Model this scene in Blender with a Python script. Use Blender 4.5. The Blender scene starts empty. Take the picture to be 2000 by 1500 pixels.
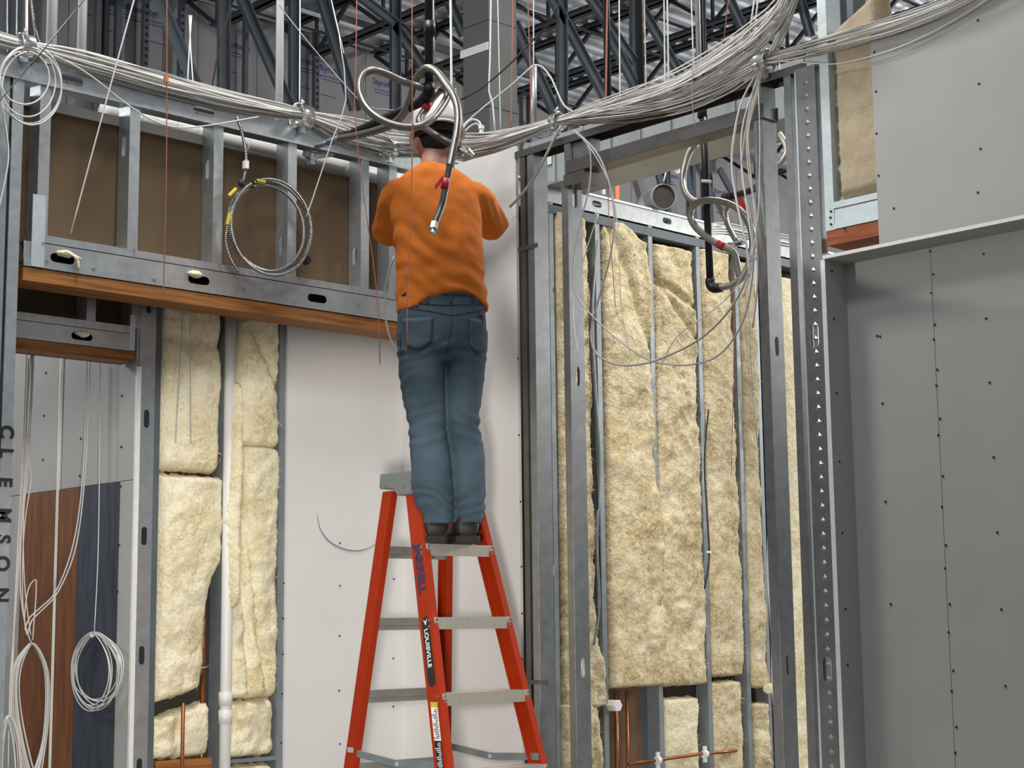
import bpy, bmesh, math, random
import numpy as np
from mathutils import Vector, Matrix, noise
from mathutils.bvhtree import BVHTree
random.seed(7)
SC = bpy.context.scene
COL = SC.collection
# ------------------------------------------------------------------ camera
# building axes: X runs along the left wall (away to the right), Y along the right wall (away to the left)
FPX, PITCH, ROLL = 3200.0, math.radians(8.27), math.radians(0.65)
HEAD = math.radians(46.5)
CAM = Vector((0, 0, 1.65))
hf = Vector((math.cos(HEAD), math.sin(HEAD), 0))       # horizontal forward
hr = Vector((math.sin(HEAD), -math.cos(HEAD), 0))      # horizontal right
cd = hf * math.cos(PITCH) + Vector((0, 0, math.sin(PITCH)))
cu0 = -hf * math.sin(PITCH) + Vector((0, 0, math.cos(PITCH)))
cr = hr * math.cos(ROLL) - cu0 * math.sin(ROLL)
cu = cu0 * math.cos(ROLL) + hr * math.sin(ROLL)
cam = bpy.data.objects.new('camera', bpy.data.cameras.new('camera'))
COL.objects.link(cam)
M = Matrix((cr, cu, -cd)).transposed().to_4x4(); M.translation = CAM
cam.matrix_world = M
cam.data.sensor_fit = 'HORIZONTAL'; cam.data.sensor_width = 36; cam.data.lens = FPX * 36 / 2000
cam.data.clip_end = 200
SC.camera = cam
# ------------------------------------------------------------------ light
SC.view_settings.view_transform = 'Standard'; SC.view_settings.look = 'None'
SC.view_settings.gamma = 1; SC.view_settings.use_curve_mapping = False
SC.view_settings.exposure = 0.0
w = bpy.data.worlds.new('hall'); SC.world = w; w.use_nodes = True
w.node_tree.nodes['Background'].inputs[0].default_value = (0.86, 0.93, 1.0, 1)
w.node_tree.nodes['Background'].inputs[1].default_value = 0.17

def lamp(kind, name, loc, target, energy, size=0.3, color=(1, 1, 1), size_y=None, spot=None, blend=0.3):
    d = bpy.data.lights.new(name, kind); d.energy = energy; d.color = color
    if kind == 'AREA':
        d.size = size
        if size_y: d.shape = 'RECTANGLE'; d.size_y = size_y
    else:
        d.shadow_soft_size = size
    if kind == 'SPOT': d.spot_size = math.radians(spot); d.spot_blend = blend
    o = bpy.data.objects.new(name, d); COL.objects.link(o); o.location = loc
    o.rotation_euler = (Vector(target) - Vector(loc)).to_track_quat('-Z', 'Y').to_euler()
    return o
lamp('AREA', 'high_bay_light_a', (3.3, 5.0, 6.3), (3.3, 5.3, 0), 115, 0.8, (1, .97, .93))
lamp('AREA', 'added_header_light', (2.0, 3.2, 6.3), (3.0, 4.6, 0), 60, 0.8, (.97, .98, 1))  # unseen lamp added to brighten the left header from the front
lamp('AREA', 'high_bay_light_b', (6.9, 4.4, 6.2), (6.9, 5.4, 0), 108, 0.5, (1, .95, .87))
lamp('POINT', 'added_deck_light_a', (1.5, 9.3, 4.2), (0, 0, 0), 260, 0.4, (.95, .97, 1))  # unseen point light added to lift the deck and foam wall
lamp('POINT', 'added_deck_light_b', (12.0, 1.6, 4.6), (0, 0, 0), 420, 0.4, (1, .97, .93))  # another added light for the ceiling, kept out of view
lamp('POINT', 'added_deck_light_c', (15.0, 4.6, 4.4), (0, 0, 0), 1050, 0.4, (.95, .97, 1))  # strongest of the added deck lights, no fixture behind it
lamp('SPOT', 'unseen_niche_spot', (1.15, 1.6, 1.6), (4.75, 6.24, 0.42), 590, 0.14, (1, .95, .88), spot=50, blend=0.12)  # unseen spot, cone shaped to light the niche and leave the header dark
lamp('AREA', 'added_front_fill', (-1.5, -1.5, 4.5), (4.5, 5.0, 2.6), 40, 2.0, (.96, .98, 1))  # soft fill added behind the camera for the worker's upper body
lamp('SPOT', 'added_band_spot', (0.8, 5.0, 2.95), (5.2, 2.7, 4.62), 210, 0.03, (1, .96, .92), spot=43, blend=0.07)  # spot added so its cone edge draws the light band on the recess

# ------------------------------------------------------------------ helpers
def ray(px, py):
    return (cd + cr * ((px - 1000) / FPX) - cu * ((py - 750) / FPX))
def PX(px, py, x): r = ray(px, py); return CAM + r * ((x - CAM.x) / r.x)
def PY(px, py, y): r = ray(px, py); return CAM + r * ((y - CAM.y) / r.y)
def PZ(px, py, z): r = ray(px, py); return CAM + r * ((z - CAM.z) / r.z)
def PD(px, py, d): r = ray(px, py); return CAM + r * (d / (r.x * hf.x + r.y * hf.y))   # d = plan depth
Z = Vector((0, 0, 1)); X = Vector((1, 0, 0)); Y = Vector((0, 1, 0))
WLOC = {}

class MB:
    def __init__(s): s.v = []; s.f = []; s.uv = {}
    def add(s, vs, fs):
        b = len(s.v); s.v += [tuple(p) for p in vs]; s.f += [tuple(i + b for i in f) for f in fs]
    def box(s, a, b):
        x0, y0, z0 = [min(p, q) for p, q in zip(a, b)]; x1, y1, z1 = [max(p, q) for p, q in zip(a, b)]
        s.add([(x0, y0, z0), (x1, y0, z0), (x1, y1, z0), (x0, y1, z0), (x0, y0, z1), (x1, y0, z1), (x1, y1, z1), (x0, y1, z1)],
              [(0, 3, 2, 1), (4, 5, 6, 7), (0, 1, 5, 4), (1, 2, 6, 5), (2, 3, 7, 6), (3, 0, 4, 7)])
        return s
    def obox(s, o, a, b, c):
        """box from corner o with edge vectors a,b,c"""
        o, a, b, c = map(Vector, (o, a, b, c))
        vs = [o, o + a, o + a + b, o + b, o + c, o + a + c, o + a + b + c, o + b + c]
        fs = [(0, 3, 2, 1), (4, 5, 6, 7), (0, 1, 5, 4), (1, 2, 6, 5), (2, 3, 7, 6), (3, 0, 4, 7)]
        if a.cross(b).dot(c) < 0: fs = [f[::-1] for f in fs]
        s.add(vs, fs); return s
    def bar(s, p, q, w, h, up=Z):
        p, q = Vector(p), Vector(q); d = q - p
        n = d.normalized(); sd = n.cross(Vector(up))
        if sd.length < 1e-4: sd = n.cross(X)
        sd.normalize(); u = sd.cross(n)
        return s.obox(p - sd * w / 2 - u * h / 2, sd * w, u * h, d)
    def quad(s, a, b, c, d): s.add([a, b, c, d], [(0, 1, 2, 3)]); return s
    def tube(s, pts, r, n=6, caps=True, rf=None):
        pts = [Vector(p) for p in pts]; N = len(pts)
        t0 = (pts[1] - pts[0]).normalized()
        a = t0.cross(Z if abs(t0.z) < .9 else X).normalized()
        base = len(s.v); L = 0.0
        for i, p in enumerate(pts):
            t = (pts[min(i + 1, N - 1)] - pts[max(i - 1, 0)])
            t = t.normalized() if t.length > 1e-9 else t0
            a = (a - t * a.dot(t)); a = a.normalized() if a.length > 1e-6 else t.orthogonal().normalized()
            b = t.cross(a)
            if i: L += (p - pts[i - 1]).length
            rr = rf(i, L) if rf else r
            for k in range(n):
                an = 2 * math.pi * k / n
                s.v.append(tuple(p + (a * math.cos(an) + b * math.sin(an)) * rr))
                s.uv[len(s.v) - 1] = (k / n, L)
        for i in range(N - 1):
            for k in range(n):
                k2 = (k + 1) % n
                s.f.append((base + i * n + k, base + i * n + k2, base + (i + 1) * n + k2, base + (i + 1) * n + k))
        if caps:
            s.f.append(tuple(base + k for k in range(n))[::-1]); s.f.append(tuple(base + (N - 1) * n + k for k in range(n)))
        return s
    def rings(s, rings, caps=True):
        n = len(rings[0]); b = len(s.v)
        for r in rings: s.v += [tuple(p) for p in r]
        for i in range(len(rings) - 1):
            for k in range(n):
                k2 = (k + 1) % n
                s.f.append((b + i * n + k, b + i * n + k2, b + (i + 1) * n + k2, b + (i + 1) * n + k))
        if caps:
            s.f.append(tuple(b + k for k in range(n))[::-1]); s.f.append(tuple(b + (len(rings) - 1) * n + k for k in range(n)))
        return s
    def disc(s, c, n, r, h, k=10):
        c, n = Vector(c), Vector(n).normalized(); return s.tube([c, c + n * h], r, k)
    def ball(s, c, rx, ry=None, rz=None, nu=12, nv=8):
        ry = ry or rx; rz = rz or rx; c = Vector(c); R = []
        for j in range(nv + 1):
            th = math.pi * (j + .02) / (nv + .04)
            R.append([c + Vector((rx * math.sin(th) * math.cos(2 * math.pi * i / nu), ry * math.sin(th) * math.sin(2 * math.pi * i / nu), -rz * math.cos(th))) for i in range(nu)])
        return s.rings(R)
    def build(s, name, mat, parent=None, smooth=False, center=True, kind=None, bevel=0, solid=0, label=None):
        c = Vector((0, 0, 0))
        if s.v and center:
            A = np.array(s.v); c = Vector(((A.min(0) + A.max(0)) / 2).tolist())
            A = A - np.array(c[:])
        else: A = np.array(s.v)
        me = bpy.data.meshes.new(name); me.from_pydata(A.tolist(), [], s.f); me.materials.append(mat)
        if s.uv:
            ul = me.uv_layers.new(name='UVMap'); li = np.empty(len(me.loops), dtype=np.int32)
            me.loops.foreach_get('vertex_index', li)
            U = np.zeros((len(s.v), 2)); 
            for k, val in s.uv.items(): U[k] = val
            ul.data.foreach_set('uv', U[li].astype(np.float32).ravel())
        if smooth: me.polygons.foreach_set('use_smooth', [True] * len(me.polygons))
        o = bpy.data.objects.new(name, me); COL.objects.link(o)
        o.location = c; WLOC[o.name] = c
        if parent is not None: attach(o, parent)
        if kind: o['kind'] = kind
        if label: o['label'] = label
        if solid:
            m = o.modifiers.new('sheet', 'SOLIDIFY'); m.thickness = solid; m.offset = 0
        if bevel:
            m = o.modifiers.new('bevel', 'BEVEL'); m.width = bevel; m.segments = 2; m.limit_method = 'ANGLE'
        return o
def attach(o, parent):
    o.parent = parent; o.matrix_parent_inverse = Matrix.Translation(-WLOC[parent.name])
def thing(name, label, cat, loc, group=None):
    o = bpy.data.objects.new(name, None); COL.objects.link(o); o.empty_display_size = .1
    o.location = loc; WLOC[o.name] = Vector(loc)
    return tag(o, label, cat, group)
def tag(o, label, cat, group=None):
    o['label'] = label; o['category'] = cat
    if group: o['group'] = group
    return o
def struct(name, loc=(0, 0, 0), label=None):
    o = bpy.data.objects.new(name, None); COL.objects.link(o); o.location = loc; WLOC[o.name] = Vector(loc)
    o['kind'] = 'structure'
    if label: o['label'] = label
    return o
def spline(pts, step=0.02, closed=False):
    pts = [Vector(p) for p in pts]; out = []; N = len(pts)
    for i in range(N - 1):
        p0 = pts[max(i - 1, 0)]; p1 = pts[i]; p2 = pts[i + 1]; p3 = pts[min(i + 2, N - 1)]
        n = max(2, int((p2 - p1).length / step))
        for k in range(n):
            t = k / n
            out.append(.5 * ((2 * p1) + (p2 - p0) * t + (2 * p0 - 5 * p1 + 4 * p2 - p3) * t * t + (3 * p1 - p0 - 3 * p2 + p3) * t ** 3))
    out.append(pts[-1]); return out
def lerp(a, b, t): return a + (b - a) * t
def interp(tab, t):
    if t <= tab[0][0]: return tab[0][1]
    for (a, va), (b, vb) in zip(tab, tab[1:]):
        if t <= b: return va + (vb - va) * (t - a) / (b - a)
    return tab[-1][1]

# ------------------------------------------------------------------ materials
def mat(name, color, rough=.6, metal=0.0, var=0.0, vscale=8.0, bump=0.0, bscale=60.0, color2=None, stretch=(1, 1, 1), trans=0, emit=0, coat=0, detail=5):
    m = bpy.data.materials.new(name); m.use_nodes = True; nt = m.node_tree; b = nt.nodes['Principled BSDF']
    b.inputs['Base Color'].default_value = (*color, 1); b.inputs['Roughness'].default_value = rough; b.inputs['Metallic'].default_value = metal
    if coat: b.inputs['Coat Weight'].default_value = coat
    tc = nt.nodes.new('ShaderNodeTexCoord'); mp = nt.nodes.new('ShaderNodeMapping'); mp.inputs['Scale'].default_value = stretch
    nt.links.new(tc.outputs['Object'], mp.inputs[0])
    if var or color2:
        n = nt.nodes.new('ShaderNodeTexNoise'); n.inputs['Scale'].default_value = vscale; n.inputs['Detail'].default_value = detail
        nt.links.new(mp.outputs[0], n.inputs['Vector'])
        cr_ = nt.nodes.new('ShaderNodeValToRGB'); c2 = color2 or tuple(c * (1 - var) for c in color)
        cr_.color_ramp.elements[0].position = .32; cr_.color_ramp.elements[1].position = .68
        cr_.color_ramp.elements[0].color = (*c2, 1); cr_.color_ramp.elements[1].color = (*color, 1)
        nt.links.new(n.outputs['Fac'], cr_.inputs[0]); nt.links.new(cr_.outputs[0], b.inputs['Base Color'])
    if bump:
        n2 = nt.nodes.new('ShaderNodeTexNoise'); n2.inputs['Scale'].default_value = bscale; n2.inputs['Detail'].default_value = 6
        nt.links.new(mp.outputs[0], n2.inputs['Vector'])
        bp = nt.nodes.new('ShaderNodeBump'); bp.inputs['Strength'].default_value = bump; bp.inputs['Distance'].default_value = .01
        nt.links.new(n2.outputs['Fac'], bp.inputs['Height']); nt.links.new(bp.outputs[0], b.inputs['Normal'])
    if emit: b.inputs['Emission Color'].default_value = (*color, 1); b.inputs['Emission Strength'].default_value = emit
    return m
def wave_mat(name, c1, c2, scale, rough=.4, metal=.6, axis='Y', angle=0, strength=.6, two=False):
    """braid or corrugation running along a tube (uses the tube's UV: x round, y metres along)"""
    m = mat(name, c1, rough, metal); nt = m.node_tree; b = nt.nodes['Principled BSDF']
    uv = nt.nodes.new('ShaderNodeUVMap'); mp = nt.nodes.new('ShaderNodeMapping')
    nt.links.new(uv.outputs[0], mp.inputs[0])
    mp.inputs['Scale'].default_value = (1 if angle else 0, 1, 0) if not angle else (angle, 1, 0)
    wv = nt.nodes.new('ShaderNodeTexWave'); wv.bands_direction = 'DIAGONAL' if angle else 'Y'; wv.inputs['Scale'].default_value = scale
    nt.links.new(mp.outputs[0], wv.inputs['Vector'])
    fac = wv.outputs['Fac']
    if angle:
        mp2 = nt.nodes.new('ShaderNodeMapping'); mp2.inputs['Scale'].default_value = (-angle, 1, 0); nt.links.new(uv.outputs[0], mp2.inputs[0])
        w2 = nt.nodes.new('ShaderNodeTexWave'); w2.bands_direction = 'DIAGONAL'; w2.inputs['Scale'].default_value = scale
        nt.links.new(mp2.outputs[0], w2.inputs['Vector'])
        mx = nt.nodes.new('ShaderNodeMath'); mx.operation = 'MAXIMUM'; nt.links.new(fac, mx.inputs[0]); nt.links.new(w2.outputs['Fac'], mx.inputs[1]); fac = mx.outputs[0]
    rp = nt.nodes.new('ShaderNodeValToRGB'); rp.color_ramp.elements[0].color = (*c2, 1); rp.color_ramp.elements[1].color = (*c1, 1)
    nt.links.new(fac, rp.inputs[0]); nt.links.new(rp.outputs[0], b.inputs['Base Color'])
    bp = nt.nodes.new('ShaderNodeBump'); bp.inputs['Strength'].default_value = strength; bp.inputs['Distance'].default_value = .003
    nt.links.new(fac, bp.inputs['Height']); nt.links.new(bp.outputs[0], b.inputs['Normal'])
    return m
GALV = mat('galvanized_steel', (.58, .625, .655), .40, .78, var=.18, vscale=26, bump=.04, bscale=40)
GALV_B = mat('bright_galvanized_steel', (.70, .79, .82), .42, .5, var=.12, vscale=30)
GALV_SH = mat('shaded_galvanized_steel', (.40, .415, .42), .36, .86, var=.2, vscale=18, bump=.03, bscale=40)  # galvanized copy with the right wall's shade put into its colour
GALV_SH_D = mat('shaded_track_steel', (.20, .195, .19), .4, .8, var=.2, vscale=14)  # header and track steel, darkened in colour to stand in for shade
GALV_D = mat('dull_galvanized_steel', (.33, .37, .40), .5, .5, var=.2, vscale=14)
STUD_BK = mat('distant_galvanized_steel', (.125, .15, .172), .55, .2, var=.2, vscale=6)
CHROME = mat('zinc_plated_steel', (.78, .79, .78), .16, .95)
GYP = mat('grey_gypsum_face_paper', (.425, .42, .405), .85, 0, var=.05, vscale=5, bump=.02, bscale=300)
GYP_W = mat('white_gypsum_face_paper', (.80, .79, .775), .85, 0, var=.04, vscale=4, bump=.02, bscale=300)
GYP_BR = mat('brown_gypsum_back_paper', (.125, .082, .044), .9, 0, var=.1, vscale=5)
GYP_EDGE = mat('gypsum_core', (.80, .80, .79), .9, 0, var=.1, vscale=40)
def wool(name, hi, mid, lo, bump=.9):
    m = mat(name, mid, .97, 0, bump=bump, bscale=60); nt = m.node_tree; b = nt.nodes['Principled BSDF']
    tc = nt.nodes.new('ShaderNodeTexCoord')
    n1 = nt.nodes.new('ShaderNodeTexNoise'); n1.inputs['Scale'].default_value = 5; n1.inputs['Detail'].default_value = 4
    n2 = nt.nodes.new('ShaderNodeTexNoise'); n2.inputs['Scale'].default_value = 34; n2.inputs['Detail'].default_value = 8; n2.inputs['Distortion'].default_value = 1.6
    for n_ in (n1, n2): nt.links.new(tc.outputs['Object'], n_.inputs['Vector'])
    mx = nt.nodes.new('ShaderNodeMath'); mx.operation = 'MULTIPLY_ADD'; mx.inputs[1].default_value = .55
    sc = nt.nodes.new('ShaderNodeMath'); sc.operation = 'MULTIPLY'; sc.inputs[1].default_value = .5
    nt.links.new(n1.outputs['Fac'], sc.inputs[0]); nt.links.new(n2.outputs['Fac'], mx.inputs[0]); nt.links.new(sc.outputs[0], mx.inputs[2])
    rp = nt.nodes.new('ShaderNodeValToRGB'); e = rp.color_ramp.elements
    e[0].position = .38; e[0].color = (*lo, 1); e[1].position = .66; e[1].color = (*hi, 1); k = e.new(.52); k.color = (*mid, 1)
    nt.links.new(mx.outputs[0], rp.inputs[0]); nt.links.new(rp.outputs[0], b.inputs['Base Color'])
    return m
BATT = wool('yellow_glass_wool', (.86, .78, .57), (.70, .59, .37), (.46, .345, .17))
BATT_L = wool('pale_yellow_glass_wool', (.93, .88, .70), (.86, .775, .53), (.68, .56, .32), .7)
BATT_T = mat('tan_mineral_wool', (.50, .42, .29), .95, 0, color2=(.40, .33, .22), vscale=14, bump=.5, bscale=110)
WOOD = mat('stained_lumber', (.43, .175, .035), .6, 0, color2=(.19, .065, .014), vscale=5, stretch=(.7, 16, 16), bump=.05, bscale=20)
WOOD_Y = mat('stained_lumber_across', (.36, .10, .025), .6, 0, color2=(.22, .05, .015), vscale=6, stretch=(14, 1, 14))
PLY_BR = mat('brown_stained_plywood', (.215, .075, .013), .65, 0, color2=(.12, .036, .007), vscale=4, stretch=(8, 8, 1))
PLY_BL = mat('blue_stained_plywood', (.046, .058, .080), .65, 0, color2=(.024, .032, .047), vscale=4, stretch=(8, 8, 1))
CONC = mat('concrete_floor', (.34, .33, .31), .8, 0, var=.25, vscale=2)
DECK = mat('white_painted_steel_deck', (.62, .64, .66), .5, .1, var=.1, vscale=2)
JOIST = mat('dark_painted_joist_steel', (.035, .037, .042), .5, .2)
FOAM = mat('grey_foam_insulation_board', (.335, .315, .315), .75, 0, var=.12, vscale=1.2)
INK_BLUE = mat('blue_print', (.05, .07, .26), .7)
INK_NAVY = mat('navy_paint', (.018, .026, .11), .7)
INK_BLACK = mat('black_marker', (.012, .012, .014), .6)
WHITE = mat('white_plastic', (.86, .86, .85), .4)
WIRE_W = mat('white_wire', (.80, .80, .78), .45)
CABLE = mat('white_cable_jacket', (.72, .71, .68), .42, 0, var=.12, vscale=3)
CABLE_G = mat('grey_cable_jacket', (.47, .465, .45), .42, 0, var=.12, vscale=3)
CABLE_P = mat('pinkish_cable_jacket', (.62, .50, .43), .42, 0, var=.1, vscale=3)
STRING_R = mat('red_orange_string', (.46, .17, .12), .8)
BLACK = mat('black_pipe_steel', (.007, .007, .008), .5, 0)
BLACKR = mat('black_rubber', (.015, .015, .016), .6)
RED = mat('red_tape', (.55, .02, .03), .5)
BRAID = wave_mat('steel_braid', (.52, .505, .46), (.27, .26, .235), 190, .3, .75, angle=.02, strength=.35)
BRAID_D = wave_mat('dull_steel_braid', (.29, .28, .26), (.14, .135, .125), 190, .3, .75, angle=.02, strength=.35)
ARMOR = wave_mat('armored_cable_steel', (.62, .62, .61), (.14, .14, .14), 36, .28, .85, strength=1.0)
DSTEEL = mat('dark_pipe_steel', (.13, .13, .125), .38, .6, var=.2, vscale=20)
COPPER = mat('copper_tube', (.36, .125, .05), .35, .7, var=.25, vscale=20)
COPPER_B = mat('bright_orange_pipe', (.75, .25, .10), .45, .1)
def spec(m, v): m.node_tree.nodes['Principled BSDF'].inputs['Specular IOR Level'].default_value = v; return m
FIBER = spec(mat('orange_fiberglass', (.40, .032, .005), .6, 0, var=.12, vscale=10), .15)
ALU = mat('aluminum_tread', (.62, .585, .50), .4, .55, var=.1, vscale=12, stretch=(20, 1, 1))
ALU_D = mat('weathered_aluminum', (.36, .33, .31), .5, .5, var=.2, vscale=12)
CAPGREY = mat('grey_ladder_cap_plastic', (.20, .22, .215), .55, 0, var=.12, vscale=20)
YELLOW = mat('yellow_tape', (.62, .50, .03), .6)
ORANGE = mat('orange_cotton', (.66, .17, .012), .9, 0, var=.13, vscale=7, bump=.12, bscale=260)
DENIM = mat('blue_denim', (.074, .112, .145), .95, 0, color2=(.040, .068, .094), vscale=7, bump=.25, bscale=320)
DENIM_D = mat('dark_denim_seam', (.035, .058, .08), .95, 0, var=.2, vscale=60)
SKIN = mat('skin', (.42, .215, .15), .55, 0, var=.12, vscale=12)
HAIR = mat('black_hair', (.010, .009, .009), .8)
LEATHER = mat('dark_worn_leather', (.035, .025, .02), .6, 0, color2=(.016, .014, .013), vscale=18)
SOLE = mat('black_rubber_sole', (.014, .014, .015), .7)
HAT = mat('white_hard_hat_shell', (.72, .72, .70), .35)
PVC = mat('white_pvc', (.80, .80, .78), .4)
DUCT = mat('galvanized_duct', (.40, .43, .43), .45, .35, var=.14, vscale=3)
COLM = mat('dark_grey_board_cladding', (.125, .132, .13), .85, 0, var=.1, vscale=3)
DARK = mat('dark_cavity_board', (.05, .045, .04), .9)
PAPER = mat('white_paper_label', (.85, .85, .84), .7)

# ------------------------------------------------------------------ sheet-metal framing
def plate(mb, o, a, w_, L, W, slots=()):
    o, a, w_ = Vector(o), Vector(a), Vector(w_)
    def q(u, v): return o + w_ * u + a * v
    y = 0
    for (cl, hl, hw) in sorted(slots):
        m = .02; y0, y1 = cl - hl - m, cl + hl + m
        if y0 > y: mb.quad(q(0, y), q(W, y), q(W, y0), q(0, y0))
        cw = W / 2
        rp = []
        K = 5
        H = hl + m
        for i in range(K): rp.append((lerp(-cw, cw, i / K), -H))
        for i in range(K): rp.append((cw, lerp(-H, H, i / K)))
        for i in range(K): rp.append((lerp(cw, -cw, i / K), H))
        for i in range(K): rp.append((-cw, lerp(H, -H, i / K)))
        sp = []
        for (u, v) in rp:
            lo, hi = 0, 1
            for _ in range(18):
                t = (lo + hi) / 2; uu, vv = u * t, v * t
                e = max(abs(vv) - (hl - hw), 0)
                inside = (uu * uu + e * e) <= hw * hw
                lo, hi = (t, hi) if inside else (lo, t)
            sp.append((u * lo, v * lo))
        b = len(mb.v); n = len(rp)
        mb.v += [tuple(q(cw + u, cl + v)) for u, v in rp] + [tuple(q(cw + u, cl + v)) for u, v in sp]
        for i in range(n): mb.f.append((b + i, b + (i + 1) % n, b + n + (i + 1) % n, b + n + i))
        y = y1
    if y < L: mb.quad(q(0, y), q(W, y), q(W, L), q(0, L))
def channel(name, o, a, w_, f, L, W=.092, FL=.042, lip=.009, slots=(), m=None, parent=None, ribs=False, label=None):
    """C-shaped steel member: web from o along w_, flanges along f, length along a"""
    o, a, w_, f = Vector(o), Vector(a).normalized(), Vector(w_).normalized(), Vector(f).normalized()
    mb = MB(); plate(mb, o, a, w_, L, W, slots)
    for k in (0, W):
        p = o + w_ * k; s_ = w_ * (lip if k == 0 else -lip)
        mb.quad(p, p + f * FL, p + f * FL + a * L, p + a * L)
        if lip: mb.quad(p + f * FL, p + f * FL + s_, p + f * FL + s_ + a * L, p + f * FL + a * L)
    ob = mb.build(name, m or GALV, parent, solid=.0016, label=label)
    return ob
def screws(name, pts, n, parent, r=.005, m=None):
    mb = MB(); n = Vector(n)
    for p in pts: mb.tube([Vector(p), Vector(p) + n * .003], r, 6)
    return mb.build(name, m or INK_BLACK, parent, kind='stuff')

# ================================================================== SETTING
XR, YH, YB = 5.160, 6.000, 6.244        # right wall face, left header face, niche back wall face
YW = 11.64                              # outer wall
ZC = PY(390, 5, YW).z                   # underside of roof deck at the outer wall
fl = MB().box((-9, -9, -.2), (27, YW + .3, 0)).build('floor', CONC); fl['kind'] = 'structure'
# corrugated roof deck
mb = MB(); y = -9.0; prof = []
while y < YW + .3:
    prof += [(y, ZC), (y + .05, ZC), (y + .07, ZC + .022), (y + .13, ZC + .022), (y + .15, ZC)]; y += .15
for (ya, za), (yb, zb) in zip(prof, prof[1:]):
    if yb > ya: mb.quad((-9, ya, za), (-9, yb, zb), (27, yb, zb), (27, ya, za))
ce = mb.build('ceiling', DECK); ce['kind'] = 'structure'
# ---- outer wall of foam boards between distant studs
wb = struct('wall_back', (6, YW, 0), 'outer wall of grey foam boards with blue print behind dark steel studs')
sheet = None
xb = -3.0
while xb < 21:
    b = MB().box((xb + .003, YW, 0), (xb + .607, YW + .05, ZC))
    if sheet is None: sheet = b.build('foam_board', FOAM, wb)
    else:
        o = sheet.copy(); COL.objects.link(o); o.location = sheet.location + X * (xb + 3.0)
    xb += .61
MB().box((-3, YW + .055, 0), (21, YW + .2, ZC)).build('sheathing', DARK, wb)
TXT = {}
def text(name, body, size, loc, xdir, ydir, m, parent, ext=.0008, align='LEFT', sx=1, bold=0):
    cu_ = bpy.data.curves.new(name, 'FONT'); cu_.body = body; cu_.size = size; cu_.extrude = ext; cu_.align_x = align; cu_.offset = bold
    cu_.materials.append(m)
    tmp = bpy.data.objects.new('tmp', cu_); COL.objects.link(tmp)
    key = (body, size, ext, bold, m.name)
    if key not in TXT:
        bpy.context.view_layer.update(); TXT[key] = bpy.data.meshes.new_from_object(tmp.evaluated_get(bpy.context.evaluated_depsgraph_get())); TXT[key].name = name
    bpy.data.objects.remove(tmp); bpy.data.curves.remove(cu_)
    o = bpy.data.objects.new(name, TXT[key]); COL.objects.link(o)
    xd, yd = Vector(xdir).normalized(), Vector(ydir).normalized(); zd = xd.cross(yd)
    Mx = Matrix((xd * sx, yd, zd)).transposed().to_4x4(); Mx.translation = Vector(loc)
    o.matrix_basis = Mx; WLOC[o.name] = Vector(loc)
    if parent is not None: attach(o, parent)
    return o
for i, (px, py) in enumerate([(283, 27), (300, -40), (424, 84), (622, 136), (728, 163), (572, 118), (1020, 246), (1285, 340), (1395, 376), (150, -30), (210, 8)]):
    p = PY(px, py, YW - .001)
    text('lettering', 'Styrofoam', .082, p, X, Z, INK_BLUE, wb, bold=.0015)
    mb = MB()
    for k, wd in enumerate((.24, .30, .18)):
        mb.box((p.x + .02, YW - .0012, p.z - .05 - k * .03 - (.12 if k == 2 else 0)), (p.x + .02 + wd, YW, p.z - .042 - k * .03 - (.12 if k == 2 else 0)))
    mb.build('print_line', INK_BLUE, wb, kind='stuff')
# distant studs in front of the foam, plain and perforated
def far_stud(px, py, wd, yoff=.10, holes=False, m=STUD_BK):
    p = PY(px, py, YW - yoff)
    mb = MB().box((p.x - wd / 2, YW - yoff, 0), (p.x + wd / 2, YW - yoff + .05, ZC))
    o = mb.build('stud', m, wb)
    if holes:
        h = MB(); z = 3.9
        while z < ZC - .1:
            h.box((p.x - wd * .27, YW - yoff - .002, z), (p.x + wd * .27, YW - yoff + .001, z + .028)); z += .062
        h.build('stud_perforation', INK_BLACK, o, kind='stuff')
    return o
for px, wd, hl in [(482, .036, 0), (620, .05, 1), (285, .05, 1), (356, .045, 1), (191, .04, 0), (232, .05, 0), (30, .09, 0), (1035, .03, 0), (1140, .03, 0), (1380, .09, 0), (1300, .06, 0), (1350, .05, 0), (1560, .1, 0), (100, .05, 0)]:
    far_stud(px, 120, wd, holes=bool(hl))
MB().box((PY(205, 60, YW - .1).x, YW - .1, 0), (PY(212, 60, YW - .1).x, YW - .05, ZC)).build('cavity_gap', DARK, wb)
def far_bar(name, a, b, yoff, w_=.06, m=STUD_BK, parent=None, h=.03):
    return MB().bar(PY(*a, YW - yoff), PY(*b, YW - yoff), w_, h, up=Y).build(name, m, parent)
BR = struct('trim_1', (6, 9.2, 5), 'steel kicker braces and posts hanging from the deck over the partition tops')
def brace(a, b, yy, wd, nm='diagonal_brace'):
    p, q = PY(*a, yy), PY(*b, yy)
    if p.z > ZC - .01: p = q + (p - q) * ((ZC - .01 - q.z) / (p.z - q.z))
    elif a[1] <= 0: p = q + (p - q) * ((ZC - .01 - q.z) / (p.z - q.z))
    MB().bar(p, q, wd, .035, up=Y).bar(p + Vector((wd * .46, -.02, 0)), q + Vector((wd * .46, -.02, 0)), .008, .05, up=Y).build(nm, STUD_BK, BR)
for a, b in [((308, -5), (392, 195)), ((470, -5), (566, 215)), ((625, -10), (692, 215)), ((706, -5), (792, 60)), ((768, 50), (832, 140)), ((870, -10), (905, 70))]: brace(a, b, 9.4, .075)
for px, wd in ((435, .075), (573, .07), (770, .07)): brace((px, -5), (px, 320), 9.4, wd, 'post')
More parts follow.
